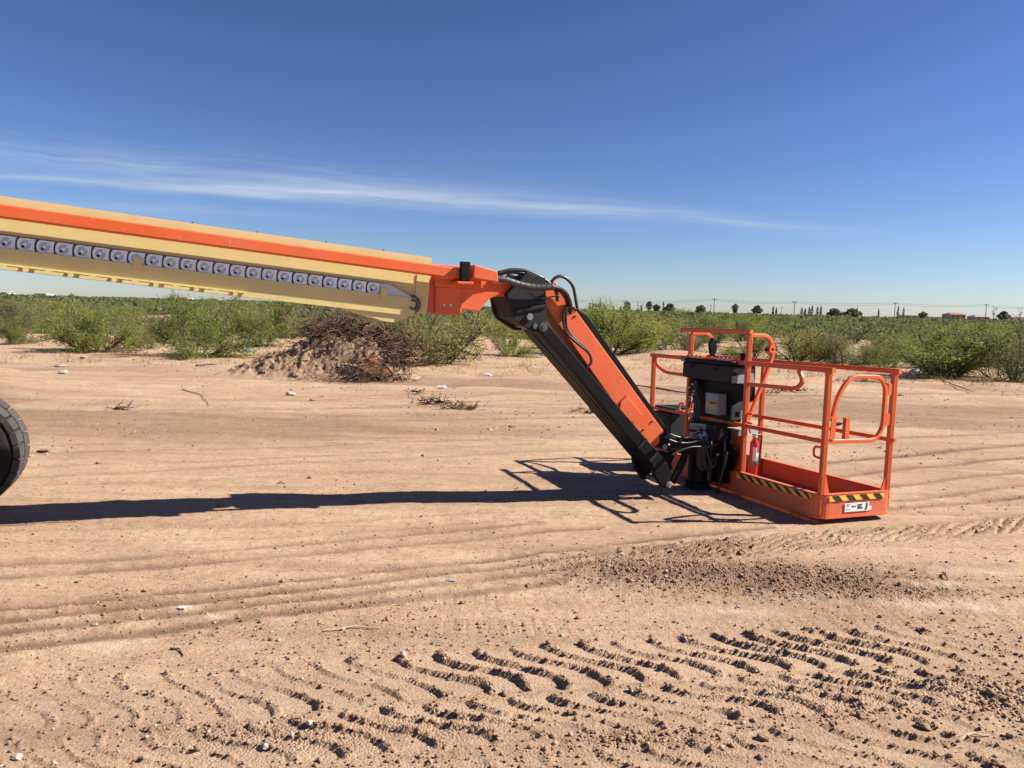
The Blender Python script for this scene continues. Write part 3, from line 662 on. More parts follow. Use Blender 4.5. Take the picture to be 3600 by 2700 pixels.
# --- hoses over the elbow
def hose(px_pts, c, r, name='hydraulic_hose', m='hose', seg=7, cs=None):
    pts = []
    for i, p in enumerate(px_pts):
        cc = cs[i] if cs else c; a, z = on_plane(p[0], p[1], cc); pts.append(FB(a, cc, z))
    g = G(); g.add(*tube(smoothpath(pts, 7), r, 8)); return part(g, name, m, elb, smooth=True)
hose([(1735, 962), (1770, 955), (1800, 949), (1850, 953), (1900, 973), (1935, 1000), (1955, 1025), (1960, 1060)], .18, .014)
hose([(1745, 968), (1790, 957), (1840, 962), (1890, 984), (1930, 1003), (1975, 1020), (2000, 1050), (2008, 1075)], .14, .014)
sp_pts = [(1745, 980), (1780, 985), (1820, 998), (1865, 1008), (1905, 1010), (1945, 1008)]
hose(sp_pts, .27, .026, 'sleeved_hose_bundle', 'sleeve')
ring = G()
pts = smoothpath([FB(*[(lambda q: (q[0], .27, q[1]))(on_plane(p[0], p[1], .27))][0]) for p in sp_pts], 7)
for i in range(3, len(pts)-2, 3): ring.add(*cyl(pts[i], np.array(pts[i])+(np.array(pts[i+1])-np.array(pts[i]))*.22, .0275, 10))
part(ring, 'sleeve_rings', 'hose', elb)
hose([(1940, 1008), (1970, 1016), (1995, 1040), (2005, 1080), (2004, 1105)], .20, .017, cs=[.26, .22, .17, .12, .08])
hose([(1940, 1010), (1968, 1022), (1988, 1045), (1996, 1075), (1998, 1100)], .20, .015, cs=[.25, .2, .15, .11, .08])
hose([(1935, 1000), (1948, 980), (1970, 971), (1995, 982), (2015, 1010), (2025, 1060), (2030, 1088)], .10, .013)
hose([(1860, 1030), (1885, 1045), (1915, 1048), (1945, 1042), (1965, 1040)], .23, .006)
hose([(2024, 1090), (2008, 1075), (1990, 1085), (1980, 1105), (1984, 1150), (2000, 1180), (2040, 1215), (2072, 1245), (2078, 1275), (2062, 1292)], .135, .011)
hose([(2020, 1085), (2000, 1080), (1990, 1100), (1992, 1150), (2010, 1180), (2046, 1212), (2070, 1238)], .135, .010)
g_ = G(); g_.add(*prism(FBp, [on_plane(*p, .0) for p in ((1820, 980), (1862, 955), (1912, 985), (1900, 1004))], -.16, -.02)); part(g_, 'hose_guard', 'black', elb)

# --- wheel of the chassis
WC = (-5.655, .435)
wc = FB(WC[0], -.78, WC[1])
def lathe(center, axis, prof, n=40):
    axis = np.array(axis, float); s = np.cross(axis, [0, 0, 1.0] if abs(axis[2]) < .9 else [1.0, 0, 0]); s /= np.linalg.norm(s); u = np.cross(s, axis)
    V = []; F = []; k = len(prof)
    for i in range(n):
        a = 2*math.pi*i/n; d = math.cos(a)*s+math.sin(a)*u
        for (r, y) in prof: V.append(center+axis*y+d*r)
    for i in range(n):
        j = (i+1) % n
        for q in range(k-1): F.append((i*k+q, i*k+q+1, j*k+q+1, j*k+q))
    return V, F
def wheel(center, outer):
    """outer = +1 when the hub side faces the camera"""
    g = G(); g.add(*lathe(center, N3, [(.20, -.03), (.28, -.005), (.36, .0), (.395, -.02), (.408, -.06), (.408, -.28), (.395, -.32), (.36, -.34), (.2, -.31)], 48))
    ty = part(g, 'wheel', 'rubber', smooth=True)
    n = 26
    lug = G(); fr = lambda x, y, z: np.array([x, y, z])
    lug.add(*prism(lambda x, y, z: np.array([x, y, z]), [(-.046, -.01), (.046, -.01), (.043, .030), (-.043, .030)], -.030, .125))
    lo = lug.build('tread_lug', 'tread', None); lm = lo.data; bpy.data.objects.remove(lo)
    for i in range(n):
        for sd in (0, 1):
            a = 2*math.pi*(i+.5*sd)/n
            rad = A3*math.cos(a)+np.array([0, 0, math.sin(a)]); tan = -A3*math.sin(a)+np.array([0, 0, math.cos(a)])
            yd = -N3
            p = center + rad*.405 + (-N3)*(.03+.175*sd if sd == 0 else .215)
            o = bpy.data.objects.new('tread_lug', lm); COL.objects.link(o); o.parent = ty
            o.matrix_basis = Matrix(((tan[0], yd[0], rad[0], p[0]), (tan[1], yd[1], rad[1], p[1]), (tan[2], yd[2], rad[2], p[2]), (0, 0, 0, 1)))
    g = G(); g.add(*lathe(center, N3, [(.0, -.10), (.07, -.10), (.08, -.06), (.10, -.10), (.18, -.12), (.205, -.02), (.215, -.03), (.2, -.2)], 32)); part(g, 'rim', 'cream', ty, smooth=False)
    return ty
wheel(wc, 1)
wheel(FB(-5.62, 1.20, .44), 1)
g_ = G(); g_.add(*boxv(FB, -5.75, -5.49, -.95, .95, .36, .54)); part(g_, 'axle', 'black', bevel=.02)
g_ = G(); g_.add(*boxv(FB, -7.9, -6.1, -.55, .55, .48, .80)); part(g_, 'chassis', 'orange', bevel=.03)
g_ = G(); g_.add(*cyl(FB(-7.0, 0, .8), FB(-7.0, 0, .92), .5, 32)); part(g_, 'turntable_ring', 'black')
g_ = G(); g_.add(*prism(FBp, [(-8.6, .95), (-6.5, .95), (-6.45, 1.4), (-7.3, 1.65), (-8.6, 1.65)], -.6, -.22)); part(g_, 'engine_cover', 'orange', bevel=.04)
g_ = G(); g_.add(*prism(FBp, [(-8.7, 1.0), (-6.9, .95), (-6.7, 1.25), (-8.2, 2.32), (-8.6, 2.30)], -.21, -.155)); g_.add(*prism(FBp, [(-8.7, 1.0), (-6.9, .95), (-6.7, 1.25), (-8.2, 2.32), (-8.6, 2.30)], .155, .21)); part(g_, 'turret_plate', 'cream')
g_ = G(); g_.add(*cyl(FB(-6.9, 0, 1.15), FB(-5.9, 0, 1.62), .07, 16)); g_.add(*cyl(FB(-5.9, 0, 1.62), FB(-5.5, 0, 1.80), .04, 12)); part(g_, 'lift_cylinder', 'black')

# --- work cage
CX, CY, CZ, CYAW, CL, CW = 2.335, 5.655, .050, R(22.5), 2.34, .66
TX, TY = -.019, -.019
VD = np.array([math.cos(CYAW), math.sin(CYAW), TY]); SD = np.array([-math.sin(CYAW), math.cos(CYAW), TX]); C0 = np.array([CX, CY, CZ])
def FC(v, s, z): return C0 + v*VD + s*SD + np.array([0, 0, z])
_nS = np.array([math.cos(CYAW), math.sin(CYAW), 0]); _nE = np.array([-math.sin(CYAW), math.cos(CYAW), 0])
def cage_near(px, py, v=0.0):           # point of the long side plane -> (s, z)
    d = ray(px, py); o = np.array([0, 0, CAMH]); tt = ((C0+v*_nS-o) @ _nS)/(d @ _nS); P = o+tt*d
    s = (P-C0) @ _nE; return float(s), float(P[2]-CZ-TX*s-TY*v)
def cage_end(px, py, s=0.0):            # point of the end plane -> (v, z)
    d = ray(px, py); o = np.array([0, 0, CAMH]); tt = ((C0+s*_nE-o) @ _nE)/(d @ _nE); P = o+tt*d
    v = (P-C0) @ _nS; return float(v), float(P[2]-CZ-TX*s-TY*v)
ZT, ZM, ZB = 1.115, .583, .187
g_ = G(); g_.add(*boxv(FC, .01, CW-.01, .01, CL-.01, .015, .04)); cage = part(g_, 'work_platform', 'floor')
def cpart(g, name, m='orange', **k): return part(g, name, m, cage, **k)
# toe board: rounded ring of sheet metal with a top flange
def ring_path(off, z, r=.085):
    a = off
    return [FC(a, a, z), FC(CW-a, a, z), FC(CW-a, CL-a, z), FC(a, CL-a, z)]
def ringwall(off, z0, z1, th, r):
    P = fillet(ring_path(off, 0), r, 6, True); n = len(P); up = np.array([0, 0, 1.0])
    ctr = sum(P)/n; V = []; F = []
    for i, p in enumerate(P):
        t_ = P[(i+1) % n]-P[i-1]; t_ /= np.linalg.norm(t_); inn_ = np.cross(up, t_); inn_ /= np.linalg.norm(inn_)
        V += [p+up*z0, p+up*z1, p+up*z1+inn_*th, p+up*z0+inn_*th]
    for i in range(n):
        j = (i+1) % n
        for q in range(4): F.append((i*4+q, i*4+(q+1) % 4, j*4+(q+1) % 4, j*4+q))
    return V, F
g_ = G(); g_.add(*ringwall(-.035, 0, ZB-.006, .006, .09)); cpart(g_, 'toe_board', 'orange_d')
g_ = G(); g_.add(*ringwall(-.037, ZB-.006, ZB, .035, .09)); cpart(g_, 'toe_board_flange', 'orange_d')
g_ = G(); g_.add(*ringwall(-.040, .0, .016, .012, .09)); cpart(g_, 'bottom_rim', 'orange_d')
PO = rect(.042, .042, .006); RA = rect(.036, .038, .006); RM = rect(.029, .032, .005)
def post(v, s, z0, z1, name='post'):
    g = G(); g.add(*sweep([FC(v, s, z0), FC(v, s, z1)], PO)); return cpart(g, name)
L3, L2 = .385*CL, .735*CL
post(0, 0, .04, ZT+.012); post(CW, 0, .04, ZT+.012); post(CW, CL, .04, ZT); post(0, CL, .04, ZT); post(CW, .63*CL, .04, ZT-.02)
# tall hoop posts carrying the guard
s3, z3 = cage_near(2647, 1172); s2, z2 = cage_near(2435, 1165)
HZ3, HZ2 = z3, z2
post(0, L3, .04, HZ3-.02); post(0, L2, .04, HZ2-.02)
def rail(pts, prof=RM, name='rail', r=.05, closed=False, m='orange'):
    g = G(); P = fillet([FC(*p) for p in pts], r, 5, closed) if len(pts) > 2 else [FC(*p) for p in pts]
    g.add(*sweep(P, prof, closed=closed)); return cpart(g, name, m)
rail([(0, -.045, ZT), (0, CL+.05, ZT)], RA, 'top_rail'); rail([(CW, -.05, ZT), (CW, CL+.03, ZT)], RA, 'top_rail'); rail([(0, CL, ZT-.001), (CW, CL, ZT-.001)], RM, 'top_rail')
rail([(0, .02, ZM), (0, CL, ZM)], RM, 'mid_rail'); rail([(CW, -.05, ZM), (CW, CL, ZM)], RM, 'mid_rail'); rail([(0, CL, ZM+.001), (CW, CL, ZM+.001)], RM, 'mid_rail')
# raised guard: top bar, two side hoops, cord and sensor
TB3, TB2 = HZ3, HZ2
rail([(0, L2+.16, HZ2+.012), (0, L3-.02, HZ3+.012)], RA, 'guard_bar')
for (s_0, zt_) in ((L3, HZ3), (L2, HZ2)):
    rail([(.0, s_0, zt_-.018), (.20, s_0, zt_-.015), (.265, s_0, zt_-.13), (.23, s_0, zt_-.26), (.025, s_0, .62)], RM, 'guard_hoop', r=.075)
hs = .245
g_ = G(); g_.add(*tube([FC(hs, L3, HZ3-.135), FC(hs, L2, HZ2-.135)], .0035, 6)); cpart(g_, 'trip_cord', 'cord')
g_ = G(); g_.add(*prism(lambda x, y, z: FC(x, y, z), [(.20, HZ2-.05), (.255, HZ2-.07), (.262, HZ2-.17), (.235, HZ2-.235), (.185, HZ2-.21), (.165, HZ2-.12)], L2-.055, L2-.025)); cpart(g_, 'trip_sensor', 'black', bevel=.008)
g_ = G(); g_.add(*prism(lambda x, y, z: FC(x, y, z), [(.215, HZ2-.24), (.235, HZ2-.24), (.19, HZ2-.36), (.16, HZ2-.36)], L2-.055, L2-.022)); cpart(g_, 'sensor_bracket', 'black')
g_ = G(); cc = FC(.225, L3, HZ3-.13)
V, F = lathe(np.array(cc), SD/np.linalg.norm(SD), [(.030, -.03), (.036, 0), (.030, .03), (.014, .03), (.014, -.03), (.030, -.03)], 16); g_.add(V, F); cpart(g_, 'cord_ring', 'orange')
g_ = G(); g_.add(*cyl(np.array(cc)-VD*.045, np.array(cc)-VD*.02, .018, 10)); cpart(g_, 'ring_bolt', 'black')
# hand loops under the top rail, either side of the console
rail([(0, L3+.0, ZT-.175), (0, .32, ZT-.165), (0, .25, ZT-.10), (0, .31, ZT-.02)], RM, 'hand_loop', r=.06)
rail([(0, L2, ZT-.165), (0, CL-.22, ZT-.16), (0, CL-.06, ZT-.10), (0, CL-.035, ZT-.02)], RM, 'hand_loop', r=.09)
# end gate
gl = [(2879, 1549), (3073, 1550), (3109, 1487), (3111, 1345), (3080, 1306), (2982, 1304), (2946, 1363), (2930, 1471)]
G0 = [cage_end(px, py) for px, py in gl]
pts = [(0.02, ZM)] + [(G0[1][0]+.012, ZM)] + [(CW-.085, ZM+.10), (CW-.085, ZT-.12), (CW-.15, ZT-.045), (.215, ZT-.045), (.105, ZT-.17), (.055, .755)]
rail([(v, 0, z) for v, z in pts], RM, 'gate_frame', r=.085)
g_ = G(); g_.add(*prism(lambda x, y, z: FC(x, y, z), [(.028, .60), (.075, .60), (.082, .765), (.035, .765)], -.022, -.014)); g_.add(*boxv(FC, .025, .105, -.022, .01, .765, .770)); cpart(g_, 'latch_plate')
g_ = G(); g_.add(*boxv(FC, .185, .225, -.012, .02, .60, .76)); cpart(g_, 'latch_post')
g_ = G(); g_.add(*prism(lambda x, y, z: FC(x, y, z), [(.095, .695), (.155, .705), (.160, .725), (.11, .722)], .0, .03)); cpart(g_, 'latch_handle', 'black', bevel=.004)
for z in (.70, .93): 
    g_ = G(); g_.add(*boxv(FC, CW-.068, CW-.023, -.012, .014, z, z+.09)); cpart(g_, 'gate_hinge')
for (v, sgn) in ((0, 1), (CW, -1)):
    g_ = G(); x0 = v+sgn*.023
    g_.add(*prism(lambda x, y, z: FC(x, y, z), [(x0, ZB), (x0+sgn*.045, ZB), (x0, ZB+.14)], -.012, -.002)); cpart(g_, 'gusset')
# tie-off rings
def lanyard(s, z):
    g = G(); P = fillet([FC(-.005, s, z+.035), FC(-.005, s+.075, z+.035), FC(-.005, s+.075, z-.045), FC(-.005, s, z-.045)], .03, 5); g.add(*tube(P, .009, 8)); cpart(g, 'tie_ring', smooth=True)
lanyard(.02, .50); lanyard(L3-.10, ZM+.075); lanyard(L2+.06, ZM+.06)
# --- hazard tape
def tape(face, x0, x1, z0, z1, n, lean, off):
    P = (lambda q, z, e: FC(-.041-e, q, z)) if face == 'near' else (lambda q, z, e: FC(q, -.041-e, z))
    g = G(); g.add([P(x0, z0, 0), P(x1, z0, 0), P(x1, z1, 0), P(x0, z1, 0)], [(0, 1, 2, 3)]); cpart(g, 'yellow_hazard_tape', 'yellow')
    st = (x1-x0)/n
    for i in range(n):
        a = x0+st*i+st*.15; bb = a+st*.48
        lo = lambda q: min(max(q, min(x0, x1)), max(x0, x1))
        g = G(); g.add([P(lo(a+lean), z0, .002), P(lo(bb+lean), z0, .002), P(lo(bb), z1, .002), P(lo(a), z1, .002)], [(0, 1, 2, 3)])
        cpart(g, 'black_stripe', 'tapeblk')
tape('near', L3+.02, .055, ZB-.055, ZB-.012, 8, -.07, 0)
tape('end', .045, CW-.065, ZB-.055, ZB-.012, 4, .045, 0)
g_ = G(); g_.add(*boxv(FC, .20, .445, -.0425, -.0405, .045, .112)); lab = cpart(g_, 'white_safety_label', 'white')
g_ = G()
for (x0, x1, z0, z1) in ((.215, .245, .098, .103), (.215, .240, .085, .089), (.215, .250, .06, .064), (.270, .290, .078, .09), (.298, .308, .078, .09), (.325, .375, .092, .100), (.325, .365, .080, .088), (.325, .378, .064, .076)):
    g_.add(*boxv(FC, x0, x1, -.0438, -.0430, z0, z1))
cpart(g_, 'label_print', 'tapeblk')
g_ = G(); g_.add(*prism(lambda x, y, z: FC(x, y, z), [(.40, .052), (.42, .052), (.432, .085), (.425, .108), (.41, .108), (.412, .085)], -.0438, -.0430)); cpart(g_, 'label_arrow', 'steel_dark')
g_ = G(); g_.add(*boxv(FC, .447, .47, -.0425, -.0405, .05, .08)); cpart(g_, 'torn_label', 'white')
# --- control console and the black gear below it
KS0, KS1 = L3+.13, L2-.01
g_ = G(); g_.add(*prism(lambda x, y, z: FC(y, x, z), [(KS0, ZT-.185), (KS1+.03, ZT-.175), (KS1+.03, ZT-.03), (KS0, ZT-.03)], -.075, .20)); con = cpart(g_, 'control_console', 'grey_black', bevel=.012)
g_ = G(); g_.add(*boxv(FC, -.085, .21, KS0-.015, KS1+.05, ZT-.029, ZT+.008)); cpart(g_, 'console_lid', 'black', bevel=.008)
for s0, s1, dz in ((KS0+.05, KS0+.25, 0), (KS1-.20, KS1+.02, 0)):
    for k in range(4):
        s = s0+(s1-s0)*k/3.5
        g_ = G(); P = fillet([FC(-.03, s, ZT+.008), FC(-.03, s, ZT+.034), FC(-.03, s+.03, ZT+.034), FC(-.03, s+.03, ZT+.008)], .012, 3); g_.add(*sweep(P, rect(.010, .010, .002))); cpart(g_, 'switch_guard', 'steel_mid2')
g_ = G(); g_.add(*cyl(FC(.05, KS0+.0, ZT+.008), FC(.05, KS0+.0, ZT+.055), .024, 10)); g_.add(*cyl(FC(.05, KS0+.0, ZT+.055), FC(.05, KS0+.0, ZT+.08), .030, 10)); cpart(g_, 'joystick', 'black')
for s in (KS0+.20, KS1-.12):
    g_ = G(); g_.add(*prism(lambda x, y, z: FC(y, x, z), [(s-.04, ZT-.035), (s+.05, ZT-.035), (s+.03, ZT-.085), (s+.01, ZT-.06), (s-.01, ZT-.09)], -.082, -.076)); cpart(g_, 'lid_latch', 'black')
g_ = G(); g_.add(*prism(lambda x, y, z: FC(x, y, z), [(-.06, ZT-.18), (.18, ZT-.18), (.16, ZT-.09), (-.06, ZT-.12)], KS0-.012, KS0-.002)); cpart(g_, 'console_end_plate', 'lgrey')
# stand
def cpx(pts, v): return [cage_near(p[0], p[1], v) for p in pts]
FN = lambda x, y, z: FC(y, x, z)
g_ = G(); g_.add(*prism(lambda x, y, z: FC(y, x, z), cpx([(2412, 1326), (2622, 1352), (2620, 1408), (2577, 1428), (2574, 1478), (2562, 1502), (2440, 1502), (2447, 1445), (2430, 1385)], .0), .0, .11)); cpart(g_, 'console_stand', 'black', bevel=.01)
g_ = G(); g_.add(*prism(FN, cpx([(2480, 1379), (2523, 1385), (2521, 1461), (2478, 1452)], -.10), -.10, -.0)); cpart(g_, 'white_junction_box', 'lgrey', bevel=.006)
g_ = G(); g_.add(*prism(FN, cpx([(2483, 1409), (2518, 1413), (2517, 1441), (2482, 1436)], -.1025), -.1025, -.1005)); cpart(g_, 'tan_box_label', 'tan')
g_ = G(); g_.add(*prism(FN, cpx([(2493, 1412), (2517, 1415), (2517, 1421), (2493, 1418)], -.1045), -.1045, -.1030)); cpart(g_, 'label_header', 'plank')
g_ = G(); g_.add(*prism(FN, cpx([(2576, 1430), (2614, 1408), (2611, 1474), (2574, 1478)], .02), .0, .02)); cpart(g_, 'side_bracket_plate', 'lgrey')
g_ = G(); g_.add(*prism(FN, cpx([(2584, 1448), (2598, 1448), (2597, 1466), (2583, 1466)], -.004), -.004, -.001)); cpart(g_, 'plate_slot', 'black')
g_ = G(); g_.add(*prism(FN, cpx([(2566, 1505), (2598, 1512), (2596, 1536), (2564, 1536)], .02), .02, .06)); cpart(g_, 'lower_bracket_plate', 'lgrey')
# kick plate between the stand and the tall post
g_ = G(); g_.add(*prism(lambda x, y, z: FC(y, x, z), [(L3+.025, ZB), (L3+.30, ZB), (L3+.24, ZM-.10), (L3+.025, ZM-.10)], .022, .032)); cpart(g_, 'kick_plate', 'orange')
g_ = G(); g_.add(*prism(lambda x, y, z: FC(y, x, z), [(L2-.10, .04), (L2+.05, .04), (L2+.03, ZM+.02), (L2-.02, ZM-.02), (L2-.09, ZM-.12)], -.012, .012)); cpart(g_, 'post_web', 'orange')
# rotator column, bracket and hoses
RV = -.20
rc, z_top = cage_near(2458, 1552, RV); z_bot = max(cage_near(2458, 1742, RV)[1], -.01)
g_ = G(); g_.add(*cyl(FC(RV, rc, z_bot+.05), FC(RV, rc, z_top), .088, 22)); rot = cpart(g_, 'rotator_column', 'black', bevel=.006)
g_ = G(); g_.add(*cyl(FC(RV, rc, z_bot), FC(RV, rc, z_bot+.05), .118, 22)); cpart(g_, 'rotator_base', 'black', bevel=.005)
g_ = G(); g_.add(*cyl(FC(RV, rc, z_top-.06), FC(RV, rc, z_top), .108, 22)); cpart(g_, 'rotator_flange', 'black', bevel=.005)
for k in range(6):
    a = 2.6+k*.55; g_ = G(); q = np.array(FC(RV, rc, z_top-.03)); dr = np.array([math.cos(a), math.sin(a), 0])
    g_.add(*cyl(q+dr*.105, q+dr*.120, .009, 6)); cpart(g_, 'flange_bolt', 'steel')
g_ = G(); g_.add(*prism(FN, cpx([(2420, 1482), (2500, 1490), (2500, 1552), (2418, 1546)], -.26), -.26, -.08)); cpart(g_, 'valve_block', 'black', bevel=.006)
g_ = G(); g_.add(*prism(FN, cpx([(2425, 1486), (2482, 1492), (2480, 1512), (2424, 1508)], -.264), -.264, -.261)); cpart(g_, 'valve_label', 'lgrey')
g_ = G(); g_.add(*prism(FN, cpx([(2424, 1518), (2478, 1522), (2476, 1545), (2424, 1541)], -.264), -.264, -.261)); cpart(g_, 'valve_label', 'lgrey')
for k, (x0, x1, y_) in enumerate(((2430, 2448, 1493), (2452, 2478, 1497), (2430, 2470, 1502), (2430, 2472, 1526), (2430, 2460, 1532), (2430, 2470, 1538))):
    g_ = G(); g_.add(*prism(FN, cpx([(x0, y_), (x1, y_+1), (x1, y_+4), (x0, y_+3)], -.2665), -.2665, -.2645)); cpart(g_, 'label_line', 'tapeblk')
g_ = G(); g_.add(*prism(FN, cpx([(2500, 1500), (2566, 1505), (2568, 1560), (2592, 1596), (2586, 1640), (2572, 1656), (2540, 1650), (2505, 1640)], -.06), -.06, -.045)); cpart(g_, 'mount_plate', 'black', bevel=.004)
g_ = G(); g_.add(*prism(FN, cpx([(2490, 1580), (2545, 1590), (2545, 1700), (2490, 1690)], -.12), -.12, -.06)); cpart(g_, 'mount_block', 'black', bevel=.006)
def bpx(pts, c): return [on_plane(p[0], p[1], c) for p in pts]
for (c0, c1) in ((.085, .110), (-.110, -.085)):
    g_ = G(); g_.add(*prism(FBp, bpx([(2318, 1528), (2345, 1522), (2378, 1542), (2440, 1548), (2445, 1588), (2390, 1592), (2345, 1586), (2318, 1566)], .10), c0, c1)); cpart(g_, 'jib_end_casting', 'black', bevel=.006)
    g_ = G(); g_.add(*prism(FBp, bpx([(2356, 1690), (2372, 1704), (2412, 1625), (2420, 1590), (2402, 1590)], .10), c0, c1)); cpart(g_, 'lower_link', 'black', bevel=.004)
g_ = G(); g_.add(*prism(FBp, bpx([(2395, 1548), (2440, 1550), (2440, 1600), (2395, 1596)], .05), -.084, .084)); cpart(g_, 'casting_core', 'black')
g_ = G(); g_.add(*prism(FBp, bpx([(2285, 1585), (2340, 1588), (2352, 1640), (2340, 1660)], .0), -.05, .05)); cpart(g_, 'inner_link', 'black')
g_ = G(); q = on_plane(2337, 1572, .12); g_.add(*cyl(FB(q[0], -.12, q[1]), FB(q[0], .125, q[1]), .022, 14)); cpart(g_, 'jib_end_pin', 'steel_mid2')
g_ = G(); q = on_plane(2352, 1562, .12); g_.add(*cyl(FB(q[0], .111, q[1]), FB(q[0], .122, q[1]), .010, 8)); cpart(g_, 'casting_bolt', 'steel')
for k, pl_ in enumerate([[(2345, 1520), (2375, 1534), (2410, 1540), (2440, 1530), (2470, 1515)], [(2350, 1545), (2385, 1556), (2430, 1556), (2480, 1540), (2510, 1525)], [(2360, 1600), (2390, 1585), (2430, 1572), (2480, 1570), (2525, 1560)]]):
    P = [FB(*(lambda q: (q[0], .135+.012*k, q[1]))(on_plane(p[0], p[1], .135+.012*k))) for p in pl_]
    g_ = G(); g_.add(*tube(smoothpath(P, 6), .010, 7)); cpart(g_, 'jib_end_hose', 'hose', smooth=True)
RCX = -.29
rc = rc-.02
rn_ = random.Random(5)
for k in range(7):
    s = rc-.09-.012*k; v0 = RCX+.02+.012*k
    top = .53-.02*(k % 3)
    fit = G(); fit.add(*cyl(FC(v0-.03, s-.015, top-.02), FC(v0-.045, s-.022, top-.06), .014, 8)); cpart(fit, 'hose_fitting', 'steel'); P = [FC(v0+.02, s, top), FC(v0-.035, s-.02, top-.03), FC(v0-.05-.004*k, s-.03, top-.17), FC(v0-.03, s-.035+rn_.uniform(-.03, .03), top-.32), FC(v0+.03, s-.04, .20+.02*k)]
    g_ = G(); g_.add(*tube(smoothpath(P, 6), .0095, 7)); cpart(g_, 'rotator_hose', 'hose', smooth=True)
lp = [(2494, 1530), (2499, 1600), (2497, 1680), (2490, 1740), (2500, 1768), (2518, 1755), (2530, 1700), (2545, 1640), (2555, 1590)]
P = []
for p in lp:
    s, z = cage_near(p[0], p[1], -.16); P.append(FC(-.16, s, max(z, -.035)))
g_ = G(); g_.add(*tube(smoothpath(P, 6), .012, 8)); cpart(g_, 'drooping_hose', 'hose', smooth=True)
s, z = cage_near(2550, 1480, -.08); s_b, z_b = cage_near(2548, 1595, -.08)
g_ = G(); g_.add(*cyl(FC(-.08, s, z), FC(-.08, s_b, z_b), .010, 8)); cpart(g_, 'bracket_rod', 'steel_dark')
for k in range(6):
    s0 = KS1-.10-.015*k; P = [FC(.0-.01*k, s0, ZT-.19), FC(-.06, s0-.02, ZT-.30), FC(-.05, s0-.05-.02*(k % 2), ZM+.14), FC(-.08, s0-.09, ZM-.02), FC(-.16, s0-.14, ZM-.05)]
    g_ = G(); g_.add(*tube(smoothpath(P, 6), .009, 7)); cpart(g_, 'control_hose', 'hose', smooth=True)
g_ = G()
for k in range(10): g_.add(*cyl(FC(-.07-.01*(k % 3), KS1-.12-.02*(k % 4), ZM+.02+.03*k), FC(-.07-.01*(k % 3), KS1-.12-.02*(k % 4), ZM+.035+.03*k), .012, 8))
cpart(g_, 'hose_fittings', 'steel')
# dark tool box hung at the far corner
g_ = G(); g_.add(*boxv(FC, -.06, .28, CL-.42, CL-.10, ZM-.36, ZM-.02)); cpart(g_, 'tool_box', 'grey_black', bevel=.01)
g_ = G(); g_.add(*prism(lambda x, y, z: FC(y, x, z), [(CL-.40, ZM-.06), (CL-.36, ZM-.04), (CL-.18, ZM-.30), (CL-.22, ZM-.32)], -.064, -.0605)); cpart(g_, 'tool_box_strap', 'black')
g_ = G(); g_.add(*boxv(FC, -.02, .30, CL-.44, CL-.08, ZM+.02, ZM+.032)); cpart(g_, 'tool_box_lid', 'grey_black')
# lettering on the console
def text_mesh(body, size, origin, ex, ez, m, parent, name):
    cu = bpy.data.curves.new('t', 'FONT'); cu.body = body; cu.size = size; cu.extrude = 0.0006; cu.shear = .2
    to = bpy.data.objects.new('t', cu); COL.objects.link(to)
    dg = bpy.context.evaluated_depsgraph_get(); me = bpy.data.meshes.new_from_object(to.evaluated_get(dg))
    bpy.data.objects.remove(to)
    ex = np.array(ex)/np.linalg.norm(ex); ez = np.array(ez)/np.linalg.norm(ez); ey = np.cross(ex, ez)
    for v in me.vertices:
        c = v.co; v.co = Vector(np.array(origin)+ex*c.x+ez*c.y-ey*0+np.cross(ex, ez)*c.z)
    print('text verts', len(me.vertices))
    me.name = name; me.materials.clear(); me.materials.append(MT[m]); o = bpy.data.objects.new(name, me); COL.objects.link(o); adopt(o, parent); return o
text_mesh('JLG', .034, FC(-.0865, KS1+.025, ZT-.024), -SD, (0, 0, 1), 'white', cage, 'lid_lettering')

# --- fire extinguisher (lifts out of its bracket: a thing of its own)
es, ez_ = .0, .0
ev = .10
def ext_pos():
    s0, z0 = cage_near(2647, 1655, .12); return s0, z0
s0, z0 = ext_pos(); z0 = max(z0, .05)
E0 = FC(.12, s0, 0)
ext = empty('fire_extinguisher', tuple(FC(.12, s0, .045)), 'red fire extinguisher with silver label standing inside the cage', 'extinguisher')
zt_ = cage_near(2650, 1535, .12)[1]
hh = zt_-.05
def EP(z): return np.array(FC(.12, s0, .045))+np.array([0, 0, z])
g_ = G(); g_.add(*lathe(EP(0), (0, 0, 1), [(0, 0), (.032, 0), (.037, .02), (.038, .05), (.038, hh-.07), (.034, hh-.04), (.018, hh-.015), (.016, hh)], 20)); g_.build('cylinder_body', 'red', ext, smooth=True)
g_ = G(); g_.add(*lathe(EP(0), (0, 0, 1), [(.0385, .19), (.0392, .19), (.0392, hh-.13), (.0385, hh-.13)], 20)); g_.build('silver_label', 'steel_mid2', ext, smooth=True)
g_ = G(); tocam = np.array([-.35, -.93, 0]); V = []; F = []
for i in range(5):
    a = math.atan2(-.93, -.35)+.25+(i-2)*.22
    V += [EP(hh-.20)+.0402*np.array([math.cos(a), math.sin(a), 0]), EP(hh-.08)+.0402*np.array([math.cos(a), math.sin(a), 0])]
F = [(2*i, 2*i+2, 2*i+3, 2*i+1) for i in range(4)]; g_.add(V, F); g_.build('white_tag', 'white', ext)
g_ = G(); g_.add(*cyl(EP(hh), EP(hh+.035), .022, 12)); g_.add(*prism(lambda x, y, z: EP(z)+x*VD+y*SD, [(-.05, hh+.035), (.02, hh+.035), (.03, hh+.055), (-.06, hh+.085), (-.065, hh+.07)], -.012, .012)); g_.build('valve_handle', 'steel', ext)
